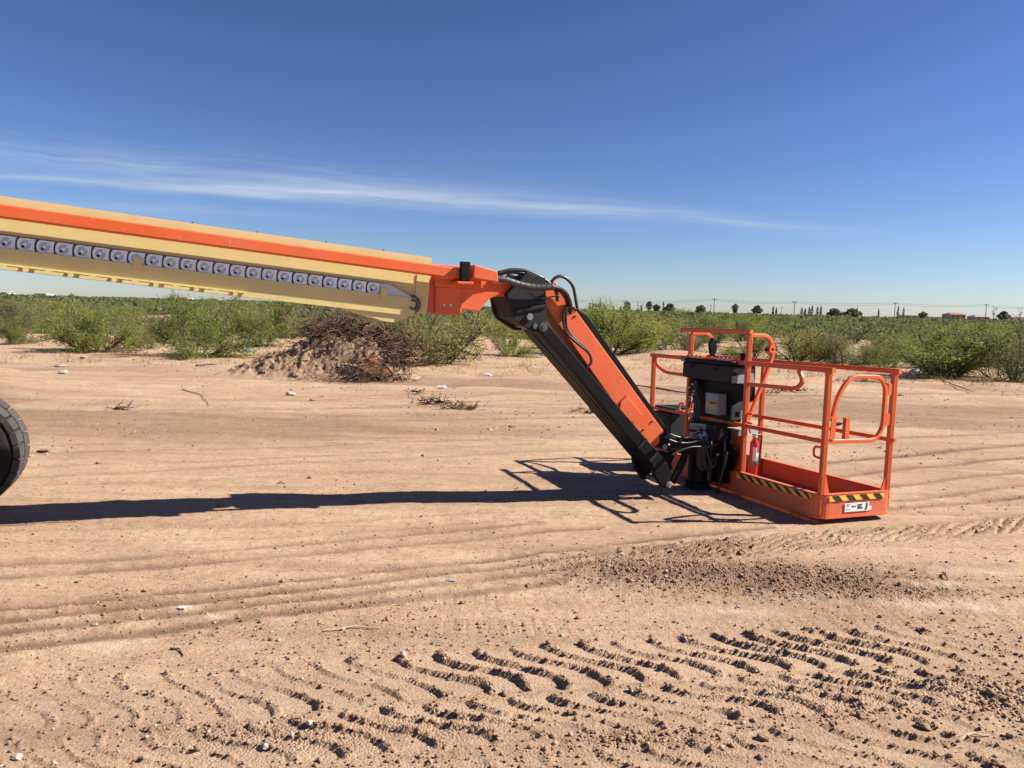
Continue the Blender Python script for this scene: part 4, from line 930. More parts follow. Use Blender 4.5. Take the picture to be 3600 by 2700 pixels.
g_ = G(); g_.add(*tube(smoothpath([EP(hh+.02)+.02*VD, EP(hh+.01)+.07*VD, EP(hh-.10)+.066*VD, EP(hh-.22)+.062*VD], 5), .009, 7)); g_.build('discharge_hose', 'hose', ext, smooth=True)

# ================================================================== VEGETATION
def shrub_geo(seed, ns=9, spread=1.0, height=1.0, leaves=7000, leaf=(.055, .0125), bare=0.0, droop=0.0, tw=.07):
    rs = np.random.RandomState(seed); SV = []; SF = []; tips = []
    def br(p, d, L, r, lev):
        n = 4; P = [p]; dd = d.copy()
        for k in range(n):
            dd = dd + rs.normal(0, .16, 3); dd[2] += .06-droop*k*.1; dd /= np.linalg.norm(dd)
            P.append(P[-1]+dd*L/n)
        V, F = [], []
        b0 = len(SV)
        for k, q in enumerate(P):
            rr = r*(1-.65*k/n)
            s = np.cross(dd, [0.3, .5, .8]); s /= np.linalg.norm(s); u = np.cross(s, dd)
            for j in range(4):
                a = j*math.pi/2; SV.append(q+rr*(math.cos(a)*s+math.sin(a)*u))
        for k in range(n):
            for j in range(4): SF.append((b0+k*4+j, b0+k*4+(j+1) % 4, b0+k*4+4+(j+1) % 4, b0+k*4+4+j))
        if lev < 2:
            for k in range(1, n+1):
                for q in range(2 if lev == 0 else rs.randint(1, 3)):
                    ax = rs.normal(0, 1, 3); nd = dd*.8+ax*.55; nd[2] = nd[2]*.8+.12; nd /= np.linalg.norm(nd)
                    br(P[k], nd, L*rs.uniform(.38, .62), r*.5, lev+1)
        if lev >= 1:
            for k in range(n): tips.append((P[k], P[k+1], lev))
    for i in range(ns):
        a = 2*math.pi*(i+rs.uniform(-.3, .3))/ns; el = rs.uniform(.25, 1.25)
        d = np.array([math.cos(a)*math.cos(el)*spread, math.sin(a)*math.cos(el)*spread, math.sin(el)*height]); L = np.linalg.norm(d)*rs.uniform(.65, .85); d /= np.linalg.norm(d)
        br(np.array([math.cos(a)*.05, math.sin(a)*.05, -.05]), d, L, rs.uniform(.016, .028), 0)
    T_ = tips if bare == 0 else [t for t in tips if rs.rand() > bare]
    idx = rs.randint(0, len(T_), leaves)
    A = np.array([T_[i][0] for i in idx]); B = np.array([T_[i][1] for i in idx])
    t = rs.rand(leaves, 1); C = A+(B-A)*t+rs.normal(0, tw, (leaves, 3)); C[:, 2] = np.maximum(C[:, 2], .02)
    d = rs.normal(0, 1, (leaves, 3)); d[:, 2] = d[:, 2]*.7; d /= np.linalg.norm(d, axis=1, keepdims=True)
    e = np.cross(d, rs.normal(0, 1, (leaves, 3))); e /= np.linalg.norm(e, axis=1, keepdims=True)
    sz = rs.uniform(.6, 1.3, (leaves, 1))
    hl = d*leaf[0]*sz/2; hwid = e*leaf[1]*sz/2
    LV = np.stack([C-hl, C+hwid, C+hl, C-hwid], 1).reshape(-1, 3)
    ok = C[:, 2] < np.percentile(C[:, 2], 99.0); LV = LV.reshape(-1, 4, 3)[ok].reshape(-1, 3)
    LF = np.arange(len(LV)).reshape(-1, 4)
    return SV, SF, LV, LF
PROTO = {}
def proto(key, m, **k):
    SV, SF, LV, LF = shrub_geo(**k)
    zmax = np.percentile(LV[:, 2], 98.5); rmax = np.percentile(np.hypot(LV[:, 0], LV[:, 1]), 96)
    sc = np.array([1/rmax, 1/rmax, 1/zmax])
    sm = fast_mesh('stem', np.array(SV)*sc, np.array(SF)); sm.materials.append(MT['bark'])
    lm = fast_mesh('foliage', LV*sc, LF); lm.materials.append(MT[m])
    PROTO[key] = (sm, lm)
proto('v0', 'leaf_v', seed=1, ns=10, leaves=15000)
proto('v1', 'leaf_v', seed=2, ns=8, leaves=12500, height=1.2)
proto('v2', 'leaf_v', seed=3, ns=12, leaves=13500, spread=1.2)
proto('y0', 'leaf_y', seed=4, ns=7, leaves=7000, tw=.06)
proto('y1', 'leaf_y', seed=5, ns=9, leaves=6000, droop=.3)
proto('g0', 'leaf_g', seed=6, ns=10, leaves=9000, leaf=(.05, .015))
proto('g1', 'leaf_g', seed=7, ns=11, leaves=8000, leaf=(.05, .014), spread=1.25)
proto('b0', 'leaf_g', seed=8, ns=8, leaves=900, bare=.4)
SHK = {}
rv = random.Random(77)
def shrub(key, x, y, width, height, label, group=None, name='desert_shrub', cat='shrub', rz=None, sink=.03):
    o = bpy.data.objects.new(name, None); COL.objects.link(o); o.empty_display_size = .2
    o['_xf'] = 1
    o.location = (x, y, gz(x, y)-sink); o.rotation_euler = (0, 0, rv.uniform(0, 6.28) if rz is None else rz)
    o.scale = (width/2, width/2*rv.uniform(.85, 1.1), height)
    tag(o, label, cat, group)
    for nm, me in (('stem', PROTO[key][0]), ('foliage', PROTO[key][1])):
        c = bpy.data.objects.new(nm, me); COL.objects.link(c); c.parent = o
    del o['_xf']
    return o
FRONT = [
 ('g0', 25, 1188, 230, 1050, 'grey-green shrub cut by the left edge of the photo'),
 ('v0', 330, 1238, 270, 1088, 'bright green shrub left of the dirt pile beyond the white rock chunks'),
 ('y0', 500, 1228, 210, 1135, 'thin yellow-green shrub between two bushy green ones under the boom'),
 ('v1', 690, 1252, 370, 1045, 'large bright green shrub with pale forked trunk left of the dirt pile'),
 ('v2', 925, 1222, 300, 1050, 'bushy green shrub rising just behind the left slope of the dirt pile'),
 ('v2', 150, 1150, 330, 1060, 'wide green shrub behind the leftmost bare sand patch'),
 ('v0', 400, 1140, 250, 1075, 'green shrub set back behind the front row below the cable track'),
 ('y1', 1560, 1275, 330, 1085, 'straggly yellow-green shrub with dark bare stems right of the dirt pile'),
 ('v1', 1790, 1250, 170, 1120, 'small rounded green shrub just left of the black elbow'),
 ('y0', 1680, 1200, 260, 1095, 'yellow-green shrub seen through the gap under the boom head'),
 ('v0', 2140, 1248, 360, 1072, 'tall bright yellow-green shrub right behind the orange jib'),
 ('y0', 2260, 1240, 230, 1105, 'loose yellow-green shrub between the jib and the raised guard'),
 ('g1', 2420, 1238, 260, 1118, 'dull green shrub behind the trip sensor of the cage'),
 ('v1', 2640, 1265, 230, 1120, 'bright green shrub behind the guard hoop nearest the camera'),
 ('y1', 2800, 1275, 250, 1140, 'open shrub with a dark crooked stem above the cage top rail'),
 ('g0', 2945, 1285, 220, 1165, 'greyish low shrub above the end gate of the cage'),
 ('y0', 3105, 1290, 210, 1185, 'sparse yellowish shrub beside the white litter right of the cage'),
 ('v0', 3330, 1322, 420, 1115, 'largest bright green shrub at the right side of the photo'),
 ('g1', 3570, 1338, 280, 1095, 'dark grey-green shrub cut by the right edge of the photo'),
 ('g0', 2900, 1180, 330, 1125, 'dense grey-brown shrub mass behind the cage gate'),
 ('g1', 2700, 1165, 280, 1108, 'dense dark shrub behind the guard bar of the cage'),
 ('v2', 2550, 1190, 280, 1095, 'green shrub showing between the two guard posts'),
 ('g0', 1480, 1215, 230, 1110, 'grey shrub tangled with dead branches behind the dirt pile'),
 ('g1', 3150, 1195, 260, 1130, 'grey-green shrub behind the sparse yellowish one at the right'),
 ('v1', 3440, 1210, 260, 1120, 'green shrub peeking over the largest shrub at the right'),
 ('y1', 620, 1180, 240, 1100, 'pale thin shrub behind the large forked one under the boom'),
 ('g0', 1180, 1185, 300, 1085, 'dark shrub behind the crest of the dirt pile'),
]
spots = []
for key, px, py, wpx, topy, lab in FRONT:
    p = gnd(px, py); d = p[1]
    wid = wpx/FPX*d*1.12; top = at_depth(px, topy, d)[2]
    shrub(key, p[0], p[1], wid, max(.5, top-gz(p[0], p[1]))*(.97 if px < 2400 else .88 if px < 3250 else .80), lab); spots.append((p[0], p[1], wid*.45))
rb = random.Random(9); cnt = 0; tries = 0
while cnt < 235 and tries < 6000:
    tries += 1
    y = 24.0*math.exp(rb.random()*1.6); x = rb.uniform(-.78, .78)*y + rb.uniform(-1, 1)
    wid = rb.uniform(1.5, 3.2); 
    bare = any(((x-mx_)/a)**2+((y-my_+b)/b)**2 < .9 for mx_, my_, a, b, am in MOUNDS[:2])
    if bare or any((x-a)**2+(y-b)**2 < (c+wid*.36)**2 for a, b, c in spots): continue
    if y < 26 and -1.5 < x < 3.0: continue
    spots.append((x, y, wid*.36)); cnt += 1
    k = rb.choice(['v0', 'v1', 'v2', 'g0', 'g1', 'g0', 'y0', 'v2', 'g1'] + (['b0'] if y < 45 else []))
    kind = {'v': 'green', 'g': 'grey-green', 'y': 'yellowish', 'b': 'leafless grey'}[k[0]]
    hgt = rb.uniform(.60, 1.08) if rb.random() < .85 else rb.uniform(1.15, 1.5 if x < 0 else 1.3)
    pq = np.array([x, y, .5-CAMH]); ppx = 1800+FPX*(pq @ CR)/(pq @ CF)
    sec = [t for lim, t in ((150, 'at the left edge below the boom'), (450, 'below the left end of the boom'), (750, 'below the middle of the cable track'), (1000, 'left of the brush heap'), (1300, 'behind the brush heap'), (1500, 'below the boom nose'), (1750, 'below the orange boom head'), (1950, 'behind the black elbow'), (2200, 'right behind the orange jib'), (2400, 'left of the cage guard'), (2600, 'behind the control console'), (2800, 'behind the guard hoop'), (3000, 'above the cage top rail'), (3150, 'above the cage gate'), (3350, 'just right of the cage'), (3600, 'near the right edge'), (1e9, 'beyond the right edge')) if ppx < lim][0]
    row = 'in the nearest rows' if y < 31 else 'in the second rows' if y < 42 else 'in the middle rows' if y < 62 else 'in the farthest rows'
    siz = 'tall' if hgt > 1.08 else 'broad low' if wid > 2.5 else 'small' if wid < 1.9 else 'rounded'
    shrub(k, x, y, wid, hgt, '%s %s shrub %s, %s' % (siz, kind, row, sec), '%s shrubs of the scrub belt' % kind)
# far scrub that reads as one mass
def far_scrub():
    rs = np.random.RandomState(12); n = 5200
    y = 48*np.exp(rs.rand(n)*2.5); x = rs.uniform(-.85, .85, n)*y
    h = rs.uniform(.6, 1.35, n)*np.where(rs.rand(n) < .06, 1.35, 1)*np.where(y < 100, .75, 1); wd = rs.uniform(1.4, 3.5, n)
    per = 44
    C = np.repeat(np.stack([x, y, far_h(x, y)], -1), per, 0)
    a = rs.rand(n*per)*2*math.pi; rr = np.sqrt(rs.rand(n*per)); zz_ = rs.rand(n*per)
    W = np.repeat(wd, per)/2; Hh = np.repeat(h, per)
    prof = np.sqrt(np.clip(1-(zz_-.35)**2/.5, .1, 1))
    C = C+np.stack([np.cos(a)*rr*W*prof, np.sin(a)*rr*W*prof, zz_*Hh], -1)
    d = rs.normal(0, 1, (n*per, 3)); d /= np.linalg.norm(d, axis=1, keepdims=True); e = np.cross(d, rs.normal(0, 1, (n*per, 3))); e /= np.linalg.norm(e, axis=1, keepdims=True)
    s = (.045+.0021*C[:, 1:2])*rs.uniform(.7, 1.5, (n*per, 1))
    LV = np.stack([C-d*s, C+e*s*.55, C+d*s, C-e*s*.55], 1).reshape(-1, 3)
    me = fast_mesh('far_scrub', LV, np.arange(len(LV)).reshape(-1, 4)); me.materials.append(MT['leaf_g'])
    o = bpy.data.objects.new('far_scrub', me); COL.objects.link(o); tag(o, 'distant belt of low grey-green desert scrub below the horizon', 'scrub', None, 'stuff')
far_scrub()
# dry grass tufts and fallen twigs at the edge of the scrub
def dry_grass():
    rs = np.random.RandomState(31); V = []; n = 0
    cl = []
    for k in range(240):
        px = rs.uniform(-100, 3700); y = rs.uniform(17.5, 28); x = (px-1800)/FPX*y
        if y < 17.5 and rs.rand() < .7: continue
        cl.append((x, y))
    for x, y in cl:
        z = gz(x, y)
        for b in range(rs.randint(14, 34)):
            bx, by = x+rs.normal(0, .16), y+rs.normal(0, .16); h = rs.uniform(.05, .20); lx, ly = rs.normal(0, .12, 2); a = rs.rand()*6.28; wv = .004+.003*rs.rand()
            c, s = math.cos(a)*wv, math.sin(a)*wv
            V += [(bx-c, by-s, z-.01), (bx+c, by+s, z-.01), (bx+lx+c*.3, by+ly+s*.3, z+h), (bx+lx-c*.3, by+ly-s*.3, z+h)]
    me = fast_mesh('dry_grass', np.array(V), np.arange(len(V)).reshape(-1, 4)); me.materials.append(MT['drygrass'])
    o = bpy.data.objects.new('dry_grass', me); COL.objects.link(o); tag(o, 'dry straw-coloured grass and weeds along the edge of the scrub', 'grass', None, 'stuff')
dry_grass()

# ================================================================== DIRT PILE WITH BRUSH
PD = gnd(1190, 1335); PX, PY = PD[0], PD[1]+.75
kx = PY/FPX
def pile():
    rs = np.random.RandomState(4); n, m_ = 200, 130
    xs = np.linspace(-2.9, 1.9, n); yv = np.linspace(-1.3, 1.5, m_); X_, Y_ = np.meshgrid(xs, yv)
    h = .78*np.exp(-((X_-.05)/.75)**2-((Y_-.1)/.75)**2)+.46*np.exp(-((X_+.75)/.70)**2-((Y_+.2)/.65)**2)+.30*np.exp(-((X_+1.35)/.65)**2-((Y_+.25)/.55)**2)+.14*np.exp(-((X_+2.0)/.55)**2-((Y_+.35)/.4)**2)+.30*np.exp(-((X_-.75)/.45)**2-((Y_+.05)/.5)**2)
    nz_ = fbm(X_*2.2, Y_*2.2, 61, 4); n2_ = fbm(X_*8, Y_*8, 62, 3)
    ed = sst(0, .25, h)
    n3_ = fbm(X_*17, Y_*17, 63, 3)
    h = h*(1+.40*nz_)+(.11*n2_+.05*n3_)*ed
    h -= .20*np.exp(-((X_-.28)/.22)**2-((Y_+.72)/.18)**2)*ed
    ex_ = np.maximum(np.maximum(sst(-2.5, -2.9, X_), sst(1.5, 1.9, X_)), np.maximum(sst(-1.0, -1.3, Y_), sst(1.2, 1.5, Y_)))
    h = h*(1-ex_)-.05*ex_-.012
    c = np.stack([X_+PX, Y_+PY, h+far_h(X_+PX, Y_+PY)], -1).reshape(-1, 3)
    i_ = np.arange(n*m_).reshape(m_, n); q = np.stack([i_[:-1, :-1], i_[:-1, 1:], i_[1:, 1:], i_[1:, :-1]], -1).reshape(-1, 4)
    me = fast_mesh('dirt_pile', c, q); me.polygons.foreach_set('use_smooth', np.ones(len(q), bool))
    at = me.color_attributes.new('soil', 'FLOAT_COLOR', 'POINT'); cc = np.zeros((n*m_, 4), np.float32); cc[:, 0] = .50*np.clip(ed, 0, 1).ravel(); cc[:, 1] = .6*np.clip(ed, 0, 1).ravel(); cc[:, 3] = 1
    at.data.foreach_set('color', cc.ravel()); me.materials.append(MT['soil'])
    o = bpy.data.objects.new('dirt_pile', me); COL.objects.link(o); tag(o, 'reddish mound of loose dirt heaped in front of the scrub', 'dirt pile')
    def hh(x, y):
        fx = np.clip((x+2.9)/4.8*(n-1), 0, n-1); fy = np.clip((y+1.3)/2.8*(m_-1), 0, m_-1)
        return float(h[int(fy), int(fx)])
    return hh
ph = pile()
def twigs(name, blobs, label, seed, m='deadwood', r=(.006, .018), cat='brush pile', org=None):
    """dead branches: each a bent tapering stick with side twigs"""
    rs = np.random.RandomState(seed); V = []; F = []
    def stick(p, d, L, r0):
        n = 3; P = [p]; dd = d.copy()
        for k in range(n):
            dd = dd+rs.normal(0, .22, 3); dd /= np.linalg.norm(dd); P.append(P[-1]+dd*L/n)
        s = np.cross(dd, [.31, .52, .8]); s /= np.linalg.norm(s); u = np.cross(s, dd); b0 = len(V)
        for k, q in enumerate(P):
            for j in range(3):
                a = j*2.094; V.append(q+r0*(1-.75*k/n)*(math.cos(a)*s+math.sin(a)*u))
        for k in range(n):
            for j in range(3): F.append((b0+k*3+j, b0+k*3+(j+1) % 3, b0+k*3+3+(j+1) % 3, b0+k*3+3+j))
        return P, dd
    for (x, y, z, sx, sy, sz, n, Lm, up) in blobs:
        for i in range(n):
            ox, oy = (PX, PY) if org is None else org
            p = np.array([ox+x+rs.normal(0, sx), oy+y+rs.normal(0, sy), 0]); zz_ = z if z is not None else ph(p[0]-PX, p[1]-PY)
            p[2] = max(0.01, zz_+abs(rs.normal(0, sz)))
            d = rs.normal(0, 1, 3); d[2] = d[2]*.35+up; d /= np.linalg.norm(d)
            P, dd = stick(p, d, rs.uniform(.4, 1.2)*Lm, rs.uniform(*r))
            for k in range(1, 4):
                for q in range(rs.randint(1, 3)):
                    nd = dd+rs.normal(0, .8, 3); nd /= np.linalg.norm(nd); stick(P[k], nd, rs.uniform(.15, .45)*Lm, rs.uniform(r[0]*.5, r[0]))
    V_ = np.array(V); V_[:, 2] = np.maximum(V_[:, 2], 0.0)
    o = link_mesh(name, V_, F, m); tag(o, label, cat); return o
twigs('brush_heap', [(-.25, .30, .80, .42, .28, .20, 260, .62, .12), (.35, .45, .74, .45, .28, .14, 230, .6, .12), (1.0, .25, .26, .38, .35, .20, 230, .55, .15), (-.75, .50, .45, .25, .2, .12, 90, .5, .1)], 'grey heap of dead branches piled on top of the dirt mound', 21, r=(.008, .024))
for q_, (x_, y_, z_, dx_, dy_, dz_) in enumerate(((-.6, .1, .55, 1.3, -.1, .25), (-.2, .2, .75, .9, .25, .30), (.3, .0, .70, .8, -.3, -.25), (.2, .3, .72, -1.1, .0, .15), (.8, .0, .35, .7, -.25, .2), (.1, -.05, .78, .5, -.1, .45), (-.9, .35, .35, -.7, .1, .1), (.6, -.3, .45, .75, -.45, -.1))):
    r_ = random.Random(q_); P = smoothpath([(PX+x_+dx_*t_+r_.uniform(-.05, .05), PY+y_+dy_*t_+r_.uniform(-.05, .05), z_+dz_*t_+r_.uniform(-.04, .04)) for t_ in (0, .35, .7, 1.0)], 4)
    g_ = G(); VV, FF = tube(P, .034, 6)
    for i_ in range(len(P)):
        for j_ in range(6): VV[i_*6+j_] = np.array(P[i_])+(np.array(VV[i_*6+j_])-np.array(P[i_]))*(1-.7*i_/len(P))
    g_.add(VV, FF); o = g_.build('dead_branch', 'deadwood'); tag(o, ['thick dead branch lying level across the crest of the dirt mound', 'dead branch rising to the right from the crest of the mound', 'dead branch sloping down the right side of the mound', 'dead branch pointing left from the heap on the mound', 'dead branch sticking out right above the mound foot', 'steep dead branch standing up on top of the brush heap', 'dead branch lying left of the mound crest', 'dead branch reaching down to the boards at the right of the mound'][q_], 'branch')
twigs('brush_heap', [(.50, -.90, .02, .28, .18, .17, 210, .42, .08), (1.0, -.9, .02, .25, .15, .06, 110, .4, .0), (.05, -1.0, .02, .28, .12, .03, 50, .4, .0), (.45, -.55, .28, .25, .12, .06, 70, .4, .1)], 'dark tangle of roots and twigs at the front foot of the dirt mound', 22, r=(.005, .014))
twigs('brush_heap', [(-1.6, .9, .08, .35, .25, .12, 35, .7, .15)], 'pale thin dead twigs lying left of the dirt mound', 23, m='palewood', r=(.004, .009))
for (px, py, sx, n_, lab, sd_) in ((1523, 1420, .14, 30, 'long dark tangle of bark and roots lying right of the dirt mound', 31), (2775, 1374, .17, 30, 'dark clump of bark and twigs on the ground behind the cage rail', 32),
        (1460, 1385, .10, 9, 'thin scatter of dark twigs between the mound and the bark tangle', 33), (2060, 1455, .12, 14, 'few dark twigs on the ground left of the lower jib arm', 34), (960, 1300, .30, 22, 'dark broken branches at the left toe of the dirt mound', 35),
        (420, 1240, .35, 40, 'dark dead branches under the bright green shrub at the left', 36), (640, 1262, .35, 30, 'dead branches on the ground below the forked shrub', 37), (3020, 1345, .35, 40, 'grey dead twigs on the ground beyond the cage gate', 38), (1620, 1440, .14, 34, 'small dark twigs left of the jib on the brown strip', 39),
        (2720, 1385, .12, 8, 'tiny dark twigs beside the bark clump behind the cage', 40), (430, 1440, .12, 10, 'broken dark twigs near the pale patch at the left', 41)):
    p = gnd(px, py); twigs('dead_twigs', [(0, 0, .01, sx, sx*.35, .03, n_*2, .13, .0)], lab, sd_, 'darklit' if sd_ < 35 else 'deadwood', (.005, .013), 'twigs', (p[0], p[1]))
def plank(p0, p1, wd, th, label, m='plank', name='plank'):
    p0, p1 = np.array(p0), np.array(p1); d = p1-p0; L = np.linalg.norm(d); d /= L; s = np.cross(d, [0, -.35, 1]); s /= np.linalg.norm(s); u = np.cross(s, d)
    fr = lambda x, y, z: p0+d*x+s*y+u*z
    g = G(); pr = random.Random(len(label)); n = 7
    V = []
    for i in range(n):
        x = L*i/(n-1)+(pr.uniform(-.04, .04) if i in (0, n-1) else 0); j1, j2 = pr.uniform(-.012, .012), pr.uniform(-.012, .012); bend = .02*math.sin(i*1.3)
        V += [fr(x, -wd/2+j1, bend), fr(x, wd/2+j2, bend), fr(x, wd/2+j2, bend+th), fr(x, -wd/2+j1, bend+th)]
    F = [(0, 1, 2, 3), tuple((n-1)*4+q for q in (3, 2, 1, 0))]
    for i in range(n-1):
        for q in range(4): F.append((i*4+q, i*4+(q+1) % 4, i*4+4+(q+1) % 4, i*4+4+q))
    g.add(V, F); o = g.build(name, m); tag(o, label, 'plank'); return o
plank((PX+.38, PY-.30, .60), (PX+1.05, PY-.75, .12), .16, .03, 'rusty brown board leaning down the right slope of the dirt mound')
plank((PX+.42, PY-.72, .30), (PX+1.02, PY-.95, .06), .22, .03, 'broken brown board lying over the hollow at the foot of the dirt mound')
plank((PX+.05, PY-.78, .30), (PX+.55, PY-.80, .31), .06, .025, 'short pale board end sticking out of the dirt mound', 'palewood')

# ================================================================== STONES, STICKS, LITTER
def rock_obj(px, py, size, label, m='rock', name='rock', flat=.6, seed=0, cat='rock', elong=1.0):
    return rock_obj_(px, py, size*(.62 if py > 2000 else .8), label, m, name, flat, seed, cat, elong)
def rock_obj_(px, py, size, label, m='rock', name='rock', flat=.6, seed=0, cat='rock', elong=1.0):
    rs = np.random.RandomState(seed+int(px)); p = gnd(px, py)
    bm = bmesh.new(); bmesh.ops.create_icosphere(bm, subdivisions=2, radius=1)
    ax = rs.normal(0, 1, (14, 3)); ax /= np.linalg.norm(ax, axis=1, keepdims=True); cut = rs.uniform(.5, .85, 14); an = rs.rand()*3.14
    for v in bm.verts:
        c = np.array(v.co)
        for a_x, ct in zip(ax, cut):
            dd = c @ a_x
            if dd > ct: c = c-a_x*(dd-ct)*.9
        c = c*(1+rs.normal(0, .09)); c = c*np.array([elong, 1, flat])
        x = c[0]*math.cos(an)-c[1]*math.sin(an); y = c[0]*math.sin(an)+c[1]*math.cos(an)
        v.co = Vector((x*size/2, y*size/2, c[2]*size/2))
    me = bpy.data.meshes.new(name); bm.to_mesh(me); bm.free(); me.materials.append(MT[m])
    o = bpy.data.objects.new(name, me); COL.objects.link(o)
    hz = 0
    if p[1] < 29:
        hz = float(features(np.array([p[0]]), np.array([p[1]]))[0][0])
    o.location = (p[0], p[1], gz(p[0], p[1])+hz+size*flat*.22); tag(o, label, cat); return o
for (px, py, sz, lab, m_, fl, el) in [
    (2596, 2134, .045, 'small grey stone alone on the pale patch below the cage', 'concrete', .7, 1.0),
    (2679, 2604, .075, 'brown clod beside a hollow at the bottom centre of the photo', 'rock', .7, 1.2),
    (3250, 2560, .085, 'dark brown lump of dirt near the bottom right corner', 'rock', .6, 1.3),
    (2500, 2650, .05, 'brown clod at the bottom edge left of the clod by the hollow', 'rock', .7, 1.1),
    (75, 2612, .06, 'dark clod near the bottom left corner', 'rock', .8, 1.0),
    (60, 2662, .06, 'broken pale stone below the dark clod in the bottom left corner', 'caliche', .5, 1.4),
    (190, 2685, .03, 'small white pebble at the bottom left edge', 'caliche', .7, 1.0),
    (930, 2645, .05, 'smooth white pebble lying among the lug prints at the bottom', 'caliche', .6, 1.3),
    (1090, 2570, .05, 'tan clod on the ridge between lug prints', 'caliche', .7, 1.2),
    (545, 2556, .035, 'small bluish grey pebble in the lower left dirt', 'concrete', .6, 1.1),
    (2175, 2385, .04, 'pale pebble on the left end of the deep lug prints', 'caliche', .7, 1.1),
    (1270, 2236, .035, 'white pebble just below the pale stick', 'caliche', .6, 1.1),
    (955, 2223, .03, 'small pale pebble left of the pale stick', 'caliche', .6, 1.1),
    (1615, 2296, .03, 'small white pebble right of the first lug print', 'caliche', .6, 1.2),
    (215, 1290, .32, 'flat slab of broken concrete on the left bare ground', 'concrete', .3, 1.5),
    (222, 1313, .27, 'squarish pale rock in front of the flat concrete slab', 'caliche', .6, 1.1),
    (90, 1193, .36, 'white rock below the leftmost shrub', 'litter', .5, 1.2),
    (248, 1272, .20, 'upright grey rock behind the flat concrete slab', 'concrete', .9, 1.0),
    (290, 1262, .18, 'dark brown rock at the end of the rock scatter', 'darklit', .6, 1.0),
    (345, 1700-67, .07, 'lone dark brown clod on the smooth ground behind the boom shadow', 'rock', .6, 1.1),
    (155, 1585, .18, 'flat broken clod right of the tyre', 'rock', .28, 1.5),
    (1100, 1430-25, .14, 'dark clod left of the litter in front of the dirt mound', 'rock', .5, 1.3),
    (1020, 1388, .22, 'grey stone at the left foot of the dirt mound', 'concrete', .5, 1.3),
    (2955, 1492, .13, 'flat dark scrap seen through the cage gate', 'darklit', .2, 1.6),
    (420, 1437, .22, 'broken brown clod beyond the tyre near the pale patch', 'rock', .4, 1.4)]:
    rock_obj(px, py, sz, lab, m_, flat=fl, elong=el, cat='rock' if 'bark' not in lab and 'scrap' not in lab else 'debris', name='rock' if 'bark' not in lab and 'scrap' not in lab else 'bark_piece')
def stick_obj(p0, p1, r, label, m='palewood', bend=.02):
    a = gnd(*p0); b = gnd(*p1)
    ha = float(features(np.array([a[0]]), np.array([a[1]]))[0][0]); hb = float(features(np.array([b[0]]), np.array([b[1]]))[0][0])
    a[2] = ha+r; b[2] = hb+r; mid = (a+b)/2+np.array([0, bend, .006]); rs = np.random.RandomState(int(p0[0]))
    P = smoothpath([a, a*.6+mid*.4+rs.normal(0, .006, 3)*[1, 1, .2], mid, b*.6+mid*.4+rs.normal(0, .008, 3)*[1, 1, .2], b], 4)
    V = []; F = []; n = len(P); k = 6
    g = G(); VV, FF = tube(P, r, k)
    VV = [v if True else v for v in VV]
    for i in range(n):
        f = 1-.5*i/n
        c = np.array(P[i])
        for q in range(k): VV[i*k+q] = c+(np.array(VV[i*k+q])-c)*f
    g.add(VV, FF); o = g.build('stick', m); tag(o, label, 'stick'); return o
stick_obj((1140, 2220), (1335, 2215), .006, 'pale dry stick lying on the dirt below the wheel tracks')
stick_obj((600, 2280), (645, 2305), .005, 'short dark twig left of the pale patch in the foreground', 'deadwood')
stick_obj((3370, 2608), (3480, 2590), .006, 'pale forked stick in the bottom right corner')
stick_obj((3322, 2020), (3330, 2050), .008, 'short dark stick poking up right of the crumbled soil', 'deadwood')
stick_obj((2230, 1357), (2420, 1385), .02, 'long thin dark branch on the ground behind the cage', 'deadwood', .1)
stick_obj((640, 1700-330), (735, 1427), .007, 'curved dark twig on the bare ground left of the dirt mound', 'deadwood', .25)
stick_obj((690, 1290), (760, 1285), .03, 'grey branch lying in front of the large forked shrub', 'deadwood', .1)
stick_obj((3300, 1330), (3420, 1380), .015, 'thin dark branch right of the cage', 'deadwood', .2)
def litter(px, py, size, label, m='litter', hgt=.5, seed=0, cat='litter'):
    rs = np.random.RandomState(seed+int(px)); p = gnd(px, py); g = G(); n, mm = 9, 7
    z0 = gz(p[0], p[1])
    V = []
    for j in range(mm):
        for i in range(n):
            u, v = i/(n-1)-.5, j/(mm-1)-.5; q = 1-(u*u+v*v)*2.2
            V.append((p[0]+u*size+rs.normal(0, size*.05), p[1]+v*size*.7+rs.normal(0, size*.05), z0+max(.0, q)*size*hgt*(.5+.7*rs.rand())+.005))
    F = [(j*n+i, j*n+i+1, (j+1)*n+i+1, (j+1)*n+i) for j in range(mm-1) for i in range(n-1)]
    g.add(V, F); o = g.build('crumpled_litter', m); o.data.materials.append(MT[m]); 
    md = o.modifiers.new('thickness', 'SOLIDIFY'); md.thickness = .006
    tag(o, label, cat); return o
litter(1398, 1268, .30, 'crumpled white plastic bag at the right foot of the dirt mound', hgt=.7)
litter(868, 1243, .24, 'crumpled blue plastic scrap on the left slope of the dirt mound', 'blue', .7)
litter(1555, 1358, .19, 'crumpled pale blue-white scrap on the dirt right of the mound', hgt=.35)
litter(1715, 1316, .17, 'white scrap with a twig left of the lower jib arm', hgt=.4)
litter(3178, 1262, .34, 'small white bag caught beside the sparse shrub at the right', hgt=.8)
litter(3225, 1312, .45, 'torn whitish sheet under the largest right shrub', hgt=.4)
litter(3265, 1305, .42, 'dark bundle of rubbish under the largest right shrub', 'darklit', 1.0)
litter(3580, 1322, .45, 'white rubbish under the shrub at the right edge', hgt=.6)
litter(2330, 1236, .40, 'white scrap among the shrubs behind the cage rail', hgt=.7)
litter(3020, 1340, .5, 'grey tangle of wire and plastic behind the cage gate', 'concrete', .3)
litter(112, 1148, .35, 'white scrap of plastic in the shrubs near the left edge', hgt=.7)
